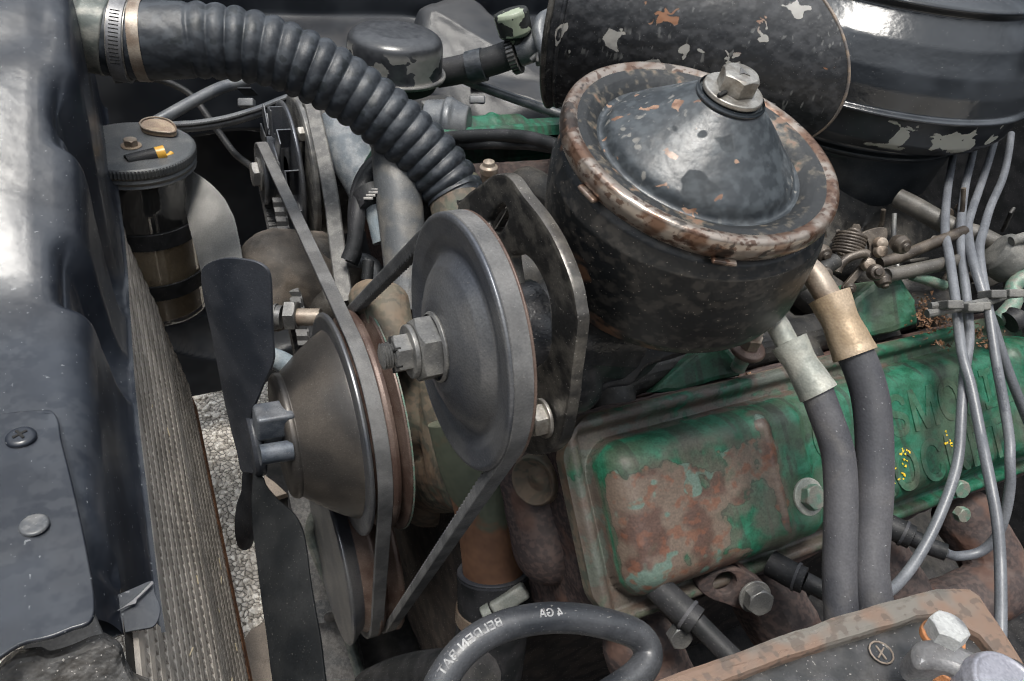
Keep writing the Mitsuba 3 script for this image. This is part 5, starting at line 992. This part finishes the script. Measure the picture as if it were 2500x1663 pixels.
# ================================================================== water pump housing and lower hose
tag('water_pump', 'rusty green cast water pump housing behind the pulleys', 'water pump')
DX = lambda u, v, x: tuple(aX(u * 1.0607, v * 1.0607, x))
wj = {'a': (.235, .524, .613, .060), 'b': (*DX(1010, 900, .232), .044), 'c': (*DX(1000, 800, .232), .030), 'd': (*DX(985, 1090, .228), .042), 'e': (*DX(1070, 1090, .232), .038), 'f': (*DX(1110, 1120, .225), .028), 'h': (*DX(955, 880, .222), .030), 'i': (*DX(925, 770, .222), .022), 'j': (*DX(985, 1140, .225), .036)}
add('water_pump__housing', blob(wj, [('a', 'b', 'd'), ('b', 'c', 'h'), ('d', 'e'), ('e', 'f'), ('b', 'h', 'd'), ('c', 'e'), ('h', 'i'), ('d', 'j')], .004, 6, .003, 13), 'rustgreen_mat', smooth=True)
add('water_pump__outlet', tube(pts(D([(1080, 960, .65), (1100, 1060, .652), (1118, 1140, .656), (1130, 1230, .662), (1138, 1340, .670)])), [.036, .034, .0300, .0280, .0268], 48, .004), 'outlet_mat', smooth=True, label='rust-stained outlet pipe')
add('water_pump__lug', blob({'a': (*P(*D([(890, 700)])[0], .72), .022), 'b': (*P(*D([(850, 690)])[0], .735), .02), 'c': (*P(*D([(905, 800)])[0], .70), .022)}, [('a', 'b'), ('a', 'c')], .004, 5, .002, 2), 'rustgreen_mat', smooth=True)
tag('lower_radiator_hose', 'black lower radiator hose with a steel clamp on the rusty outlet', 'hose')
lh = pts(D([(1136, 1312, .670), (1137, 1350, .673), (1135, 1420, .68), (1120, 1540, .69), (1090, 1680, .70)]))
q_, s__ = resample(spline(lh, 10), .003); gh = tube(lh, .0325, 56, .003, caps=False); add('lower_radiator_hose__hose', gh, 'dark_rubber', smooth=True)
t_, u_, b_ = frames(q_); add('lower_radiator_hose__end', lathe([(0, .0262), (-.0015, .0280), (-.0010, .0318), (.0015, .0327), (.003, .0325)], q_[0], t_[0], 64, r=.0008), 'tube_rubber', smooth=True)
i = 14; add('lower_radiator_hose__clamp', lathe([(-.006, .0326), (-.006, .0342), (.006, .0342), (.006, .0326)], q_[i], t_[i], 80, r=.0005), 'elbow_brown', smooth=True)
cq_ = P(*K8([(1230, 1010)])[0], .640); exs = unit(P(*K8([(1320, 950)])[0], .640) - P(*K8([(1140, 1060)])[0], .640))
add('lower_radiator_hose__clamp_screw', rbox((.034, .014, .012), cq_, exs, UP, r=.003), 'ferrule_grey', smooth=35)
add('lower_radiator_hose__clamp_screw', lathe([(0, .0075), (.008, .0075), (.009, .006), (.009, 0)], cq_ - exs * .017, -exs, 20, r=.0008), 'ferrule_grey', smooth=30)
# head end face: core plug hole
fe = P(*D([(1228, 1115)])[0], .60)
add('engine_block__plug_boss', blob({'a': (*P(*D([(1215, 1060)])[0], .625), .028), 'b': (*P(*D([(1235, 1150)])[0], .62), .027), 'c': (*P(*D([(1265, 1260)])[0], .615), .03), 'd': (*P(*D([(1290, 1130)])[0], .64), .05)}, [('a', 'b', 'd'), ('b', 'c', 'd')], .005, 5, .002, 3), 'cast_mat', smooth=True)
add('engine_block__core_plug', lathe([(.000, .0), (-.004, .010), (.003, .0165), (.005, .0185), (.003, .0200), (-.006, .021)], P(*D([(1232, 1105)])[0], .587), unit([-.85, -.4, .35]), 48, r=.001), 'rustgreen_mat', smooth=True)
# ================================================================== battery and its cable, lower right
tag('battery', 'black battery with round filler cap at the lower right corner', 'battery')
zb = P(*K9([(1000, 1400)])[0], .40)[2]
BZ = zb
pb = lambda L, z: np.array([aZ(a, b, z) for a, b in L])
print('battery z', BZ)
# the hold-down frame: outer and inner outline of its top face
fo = K9([(-300, 1620), (0, 1495), (400, 1360), (800, 1210), (1200, 1075), (1600, 965), (1760, 925), (1880, 918), (1990, 925), (2060, 975), (2110, 1040), (2200, 1170), (2300, 1330), (2420, 1520), (2600, 1800), (2300, 2000), (-600, 2100)])
fi = K9([(-400, 1870), (0, 1690), (350, 1555), (700, 1420), (1100, 1290), (1400, 1200), (1640, 1125), (1760, 1110), (1850, 1130), (1920, 1165), (2060, 1250), (2180, 1390), (2300, 1540), (2420, 1700), (2200, 1850), (-400, 1990)])
o2, i2 = pb(fo, BZ + .004)[:, :2], pb(fi, BZ + .004)[:, :2]
fm = slab(outline(o2, sp=False), .022, [outline(i2, sp=False)], bev=.003, o=(0, 0, BZ + .004)).subdivide_to_size(.006); fm.vertices += np.stack([nrm(fm.vertices, 70, .0016, 5), nrm(fm.vertices, 60, .0016, 6), nrm(fm.vertices, 50, .0012, 7)], -1)
add('battery__hold_down_frame', fm, 'batt_rim', smooth=40, label='rusty hold-down frame')
bt = pb(K9([(-500, 1930), (0, 1650), (700, 1390), (1640, 1090), (1880, 1110), (2080, 1230), (2500, 1750), (2200, 2000), (-400, 2100)]), BZ - .003)[:, :2]
add('battery__case', slab(outline(bt, sp=False), .15, bev=.004, o=(0, 0, BZ - .003)), 'batt_black', smooth=40)
c = aZ(*K9([(1385, 1375)])[0], BZ - .003)
def ringz(key, px, w, h, z, m, **k):
    p = pb(px, z); p = np.vstack([p, p[:1]]); return add(key, tube(p, w, 10, .002, caps=False), m, smooth=True, **k)
add('battery__filler_cap', lathe([(-.001, .0), (-.001, .0068), (.0010, .0068), (.0014, .0062), (.0008, .0056), (.0006, 0)], c, za, 64, r=.0003), 'batt_black', smooth=True)
for a in (.4, 1.5): add('battery__filler_cap__slot', rbox((.0085, .0009, .0012), c + [0, 0, .0009], (math.cos(a), math.sin(a), 0), (-math.sin(a), math.cos(a), 0), r=.0004), 'tan_steel', smooth=30)
add('battery__filler_cap__ring', tube(np.array([c + [.0064 * math.cos(a), .0064 * math.sin(a), .0012] for a in np.linspace(0, 6.2832, 40)]), .0005, 8, .003, caps=False), 'tan_steel', smooth=True)
# terminal
tag('battery_terminal', 'corroded lead battery terminal with a whitish crusted bolt', 'battery terminal')
S9 = lambda u, v, d: P(*K9([(u, v)])[0], d)
tz_ = BZ + .030
def flat(px, z, t, key, m, bev=.003, sp=True): q = pb(K9(px), z)[:, :2]; mm = slab(outline(q, sp=sp), t, bev=bev, o=(0, 0, z)).subdivide_to_size(.004); mm.vertices += np.stack([nrm(mm.vertices, 90, .0018, 5), nrm(mm.vertices, 80, .0018, 6), nrm(mm.vertices, 70, .0016, 7)], -1); add(key, mm, m, smooth=50)
flat([(1630, 1300), (1700, 1265), (1820, 1275), (1900, 1300), (2000, 1340), (2120, 1370), (2230, 1370), (2330, 1410), (2420, 1480), (2480, 1600), (2300, 1640), (2100, 1600), (2000, 1520), (1930, 1500), (1860, 1470), (1760, 1450), (1660, 1450), (1620, 1380)], tz_, .016, 'battery_terminal__clamp', 'lead', .004)
pa = aZ(*K9([(2270, 1600)])[0], tz_ + .006); add('battery_terminal__post', lathe([(-.03, .0200), (-.006, .0195), (-.001, .0180), (.0, .0165), (-.001, .0150), (-.0005, 0)], pa, unit([.05, -.1, 1]), 64, r=.001), 'lead_blue', smooth=True)
M('lead_blue', grime((.19, .19, .22), (.26, .26, .29), f=30, k=.05, sp=.1), rough=.35, metal=.3)
ca = aZ(*K9([(1800, 1275)])[0], tz_ - .004); ax_ = unit([.05, .12, 1])
add('battery_terminal__bolt', hexprism(ca, ax_, .0098, .011, rot=.5), 'white_crust', smooth=25, label='bolt head crusted white with orange rust at its side')
add('battery_terminal__bolt__rust', lathe([(-.001, .009), (-.001, .0108), (.0022, .0106), (.0024, .009)], ca, ax_, 32, r=.0006), 'orange_rust', smooth=True)
add('battery_terminal__nut', lathe([(-.004, .0), (-.004, .0115), (.003, .0125), (.009, .0115), (.009, 0)], aZ(*K9([(1800, 1480)])[0], tz_ - .016), unit([.05, -.1, 1]), 32, r=.001), 'orange_rust', smooth=True)
flat([(1560, 1640), (1640, 1540), (1760, 1520), (1900, 1540), (1960, 1620), (1900, 1750), (1560, 1750)], tz_ - .022, .014, 'battery_terminal__cable_end', 'lead', .004)
# cable loop
lp_ = D([(985, 1640, .425), (1020, 1560, .43), (1075, 1490, .437), (1150, 1445, .446), (1240, 1424, .455), (1330, 1424, .463), (1410, 1440, .468), (1470, 1464, .472), (1492, 1505, .470), (1470, 1550, .462), (1400, 1600, .45), (1330, 1640, .44)])
lpp = pts(lp_); LR = .0092
add('battery_cable', tube(lpp, LR, 32, .003), 'cable_mat', smooth=True, label='thick black battery cable looping up at the bottom edge, printed with worn letters', cat_='cable')
M('cable_mat', grime((.018, .02, .024), (.045, .047, .052), dust=(.26, .23, .18), f=40, k=.45), rough=.38)
lq, ls = resample(spline(lpp, 12), .001); lt, lu, lb = frames(lq)
def at_s(u, v): q = np.array(K8([(u, v)])[0]); pr = np.array([[CX + FL * ((p - CAM) @ RI) / ((p - CAM) @ FW), CY - FL * ((p - CAM) @ UP) / ((p - CAM) @ FW)] for p in lq]); return int(np.argmin(((pr - q) ** 2).sum(1)))
def print_on(txt, uv, h, off):
    i = at_s(*uv); vv = CAM - lq[i]; a = math.atan2(vv @ lb[i], vv @ lu[i]) + off
    add('battery_cable__print', text_tube(txt, h, lpp, LR + .0002, ls[i], a, flip=-1), 'letter_white', smooth=20)
print_on('BELDEN BAT', (1215, 1320), .0050, -.35)
print_on('4 GA', (1560, 1270), .0046, -.35)
# ================================================================== right background: carburettor, linkage, pipes, debris
tag('carburetor', 'dark greasy carburetor body in the shade below the air cleaner', 'carburetor')
add('carburetor__body', blob({'a': (.66, .53, .76, .06), 'b': (.80, .53, .76, .06), 'c': (.66, .70, .76, .06), 'd': (.73, .60, .82, .07), 'e': (.60, .46, .775, .03), 'f': (.70, .44, .77, .03)}, [('a', 'b', 'c', 'd'), ('a', 'e'), ('e', 'f'), ('b', 'f')], .007, 5, .004, 6), 'carb_mat', smooth=True)
M('carb_mat', grime((.010, .010, .010), (.028, .026, .023), f=90, k=.10), rough=.6)
rg = np.random.default_rng(21)
for i in range(26):                                      # levers, screws and links crowded round the carburettor's base
    u, v, d = rg.uniform(820, 2250), rg.uniform(-120, 420), rg.uniform(.72, .78); q = P(*K6([(u, v)])[0], d); m_ = ('carb_mat', 'brown_grease', 'brown_grease')[i % 3]
    w = unit(rg.normal(0, 1, 3)); e = unit(np.cross(w, rg.normal(0, 1, 3)))
    if i % 3 == 0: add('carburetor__lever', rbox((rg.uniform(.02, .045), rg.uniform(.007, .012), .0035), q, w, e, r=.0012), m_, smooth=40)
    elif i % 3 == 1: add('carburetor__link', tube([q, q + w * .02 + e * .008, q + w * .045], rg.uniform(.0018, .0032), 8, .004), m_, smooth=True)
    else: add('carburetor__screw', hexprism(q, unit([-.4, -.7, .5] + w * .5), rg.uniform(.004, .0065), .006), m_, smooth=25)
tag('throttle_bracket', 'greasy brown throttle bracket with a coil spring right of the reservoir', 'bracket')
add('throttle_bracket__plate', pplate(K6([(1255, 60), (1340, 20), (1420, 15), (1436, 60), (1420, 130), (1385, 200), (1330, 260), (1260, 330), (1200, 400), (1160, 430), (1130, 420), (1200, 330), (1280, 240), (1310, 170), (1300, 110)]), P(*K6([(1300, 200)])[0], .64), unit([-.4, -.7, .55]), .004, bev=.0008, sp=True), 'brown_grease', smooth=40)
M('brown_grease', grime((.04, .032, .026), (.095, .078, .062), f=80, k=.1), rough=.45, metal=.35)
for q in ((1385, 125), (1385, 175), (1300, 265)): add('throttle_bracket__rivet', lathe([(-.002, .0), (-.002, .006), (.004, .005), (.005, 0)], P(*K6([q])[0], .635), unit([-.4, -.7, .55]), 20, r=.001), 'elbow_brown', smooth=True)
sp0, sp1 = pts(K6([(1150, 200, .64), (1195, 60, .64)])); hN = 110; sv = np.linspace(0, 1, hN); sa = unit(sp1 - sp0); s1, s2, _ = frame(sa)
add('throttle_bracket__spring', tube(np.array([sp0 + (sp1 - sp0) * s + .0115 * (math.cos(s * 44) * s1 + math.sin(s * 44) * s2) for s in sv]), .0016, 8, .002, smoothpts=False), 'brown_grease', smooth=True)
add('throttle_bracket__spring_hook', tube(pts(K6([(1130, 80, .64), (1160, 50, .64), (1200, 30, .635), (1235, 45, .635), (1250, 80, .635)])), .0022, 8, .002), 'brown_grease', smooth=True)
add('throttle_bracket__lever', tube(pts(K6([(1090, 320, .63), (1110, 270, .63), (1170, 220, .63), (1260, 190, .63), (1300, 200, .63)])), .0040, 10, .003), 'brown_grease', smooth=True)
def rod(key, p, r, m, lab, c_='rod'): return cable(key, p, r, m, lab, c_, n=16)
rod('throttle_rod', K6([(1380, 255, .66), (1520, 215, .665), (1660, 155, .675), (1800, 100, .685), (1950, 40, .70)]), .0052, 'brown_grease', 'upper thin brown linkage rod behind the grey wires')
rod('throttle_rod_001', K6([(1430, 340, .65), (1560, 315, .655), (1700, 285, .66), (1850, 255, .67), (1980, 230, .68)]), .0060, 'tan_pipe', 'lower grey linkage rod behind the grey wires')
rod('dark_pipe', K3([(1500, 1340, .76), (1620, 1400, .75), (1740, 1470, .74), (1900, 1553, .73)]) + K6([(2040, 70, .72), (2200, 150, .715)]), .0095, 'tan_pipe', 'tan pipe running to the right below the air cleaner bowl', 'pipe')
M('tan_pipe', grime((.05, .046, .04), (.085, .078, .068), f=50, k=.2), rough=.5)
tag('fuel_filter', 'dusty grey stepped fuel filter fitting at the right edge', 'filter')
fa, fb_ = pts(K6([(2150, 170, .70), (2500, 400, .70)])); fd = unit(fb_ - fa)
add('fuel_filter__body', lathe([(0, 0), (0, .016), (.004, .021), (.022, .021), (.026, .017), (.030, .017), (.034, .0235), (.060, .0235), (.064, .018), (.070, .024), (.14, .024)], fa, fd, 40, r=.0012), 'dust_grey', smooth=True)
M('dust_grey', grime((.07, .07, .066), (.12, .117, .108), f=120, k=.15), rough=.7)
rod('fuel_pipe', K6([(2270, 110, .68), (2360, 80, .68), (2450, 60, .68)]), .0045, 'dust_grey', 'thin pale pipe at the right edge above the filter', 'pipe')
rod('choke_wire', K6([(1480, -80, .70), (1475, 80, .70), (1490, 180, .70), (1500, 280, .70), (1530, 340, .69)]), .0022, 'steel_grey', 'thin wire hanging behind the spring bracket', 'wire')
for i, (a, b, r) in enumerate(((1010, 330, .006), (985, 190, .008), (740, 470, .008), (680, 460, .007), (1180, 425, .005), (1400, 370, .007), (1350, 320, .007), (1520, 130, .008), (1070, 215, .004))):
    q = P(*K6([(a, b)])[0], .60 + .02 * (i % 3)); add('linkage_joint', lathe([(-r, 0), (-r * .9, r * .7), (0, r), (r * .7, r * .8), (r * .8, r * .45), (r * 1.1, r * .4), (r * 1.1, 0)], q, unit([-.4 + .3 * (i % 2), -.6, .5 - .4 * (i % 3)]), 16, r=r * .1), 'brown_grease', smooth=True)
    tag('linkage_joint' + (f'_{i:03d}' if i else ''), ('greasy ball joint just right of the upper reservoir elbow', 'greasy nut tucked under the right rim of the reservoir', 'greasy joint above the pale grey ferrule, right one of two', 'greasy joint above the pale grey ferrule, left one of two', 'tiny greasy nut at the foot of the spring bracket', 'greasy nut at the end of the lower grey linkage rod', 'greasy nut between spring bracket and lower linkage rod', 'greasy round joint in the dark right of the spring bracket', 'tiny greasy stud left of the coil spring')[i], 'joint', 'greasy joints of the linkage')
rod('linkage_rod', K6([(560, 530, .60), (700, 470, .605), (900, 360, .61), (1080, 240, .62)]), .0065, 'carb_mat', 'dark greasy linkage rod between reservoir and throttle bracket')
rod('vacuum_line', K6([(1600, 340, .66), (1700, 370, .665), (1820, 410, .67)]), .0045, 'verdigris', 'short green vacuum line behind the wires', 'pipe')
rod('vacuum_line_001', K6([(2420, 330, .68), (2330, 370, .68), (2280, 430, .68), (2290, 520, .675), (2230, 600, .67), (2180, 640, .67)]), .007, 'verdigris', 'greenish pipe bending down at the right edge beyond the wires', 'pipe')
rod('spark_lead_stub', K6([(2330, 600, .66), (2300, 640, .66), (2260, 660, .66)]), .010, 'dark_rubber', 'dark stub with a bright clip beyond the wires at the right edge', 'stub')
# dry leaf litter
def litter():
    ms = []
    for (u, v, su, sv_, n) in ((1700, 570, 50, 50, 130), (1760, 650, 90, 40, 160), (2060, 735, 60, 22, 70), (1800, 800, 60, 16, 40), (2080, 800, 40, 14, 25), (1090, 205, 16, 12, 14), (450, 1025, 30, 14, 14)):
        for i in range(n):
            a, b = rng.normal(u, su), rng.normal(v, sv_); q = P(*K6([(a, b)])[0], .655 if v < 790 else .625); s = rng.uniform(.0005, .0014)
            tri = rng.normal(0, s, (4, 3)); ms.append(trimesh.Trimesh(q + tri, [[0, 1, 2], [1, 3, 2], [0, 2, 3], [0, 3, 1]], process=False))
    return cat(ms)
add('leaf_litter', litter(), 'copper_leaf', smooth=False, label='dry coppery plant litter caught on the manifold beside the grey wires', kind='stuff')
# ================================================================== under the engine, lower left
tag('crossmember', 'rough grey steel crossmember low behind the fan', 'crossmember')
add('crossmember__beam', pplate(G_([(375, -40), (640, 120), (640, 400), (720, 700), (780, 900), (860, 1130), (980, 1700), (600, 1700), (500, 900), (440, 420), (375, 120)]), P(*G_([(600, 700)])[0], 1.02), unit([-.35, -.45, .8]), .03, bev=.004), 'frame_mat', smooth=35)
add('crossmember__web', pplate(G_([(640, 130), (720, 190), (800, 560), (890, 900), (880, 1170), (800, 1120), (740, 900), (680, 560)]), P(*G_([(760, 700)])[0], .98), unit([-.85, -.4, .3]), .01, bev=.002), 'frame_mat', smooth=35)
add('crossmember__front_plate', pplate(G_([(100, 1180), (210, 1110), (290, 1400), (330, 1640), (-40, 1640), (20, 1300)]), P(*G_([(150, 1400)])[0], 1.0), unit([.1, -.5, .85]), .01, bev=.002), 'tan_steel', smooth=35)
add('crossmember__gusset', pplate(G_([(200, -10), (290, 55), (380, 140), (260, 175), (210, 120)]), P(*G_([(300, 100)])[0], .95), unit([-.1, -.3, .95]), .012, bev=.002), 'tan_steel', smooth=35)
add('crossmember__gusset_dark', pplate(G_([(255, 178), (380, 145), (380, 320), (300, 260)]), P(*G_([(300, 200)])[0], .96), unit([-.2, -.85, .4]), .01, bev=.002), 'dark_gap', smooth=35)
k = bolt('crossmember', P(*G_([(672, 1035)])[0], .985), unit([-.35, -.45, .8]), .0165, .011, 'frame_mat', wr=None)
add('brake_pipe', tube(pts(G_([(640, 240, .94), (580, 310, .94), (550, 400, .94), (560, 490, .945), (630, 680, .945), (720, 880, .945), (790, 1080, .94), (860, 1290, .93), (940, 1560, .92), (970, 1680, .91)])), .0062, 14, .005), 'pipe_green', smooth=True, label='thin green-grey metal pipe clipped along the crossmember', cat_='pipe')
add('brake_pipe__clip', tube(pts(G_([(690, 1085, .96), (740, 1075, .945), (790, 1040, .935)])), .006, 10, .003), 'dark_rubber', smooth=True)
M('pipe_green', grime((.06, .075, .07), (.12, .13, .12), f=90, k=.15), rough=.5, metal=.2)
cable('steering_link', K8([(1000, 1553, .62), (700, 1530, .70), (500, 1560, .75), (300, 1640, .78)]), .024, 'dark_rubber', 'dark tube low at the bottom edge left of the battery cable', 'tube')
add('oil_pan', rbox((.50, .26, .16), (.52, .524, .20), r=.03), 'black_cast', smooth=40, label='dark oil pan in the shadow under the engine', cat_='oil pan')
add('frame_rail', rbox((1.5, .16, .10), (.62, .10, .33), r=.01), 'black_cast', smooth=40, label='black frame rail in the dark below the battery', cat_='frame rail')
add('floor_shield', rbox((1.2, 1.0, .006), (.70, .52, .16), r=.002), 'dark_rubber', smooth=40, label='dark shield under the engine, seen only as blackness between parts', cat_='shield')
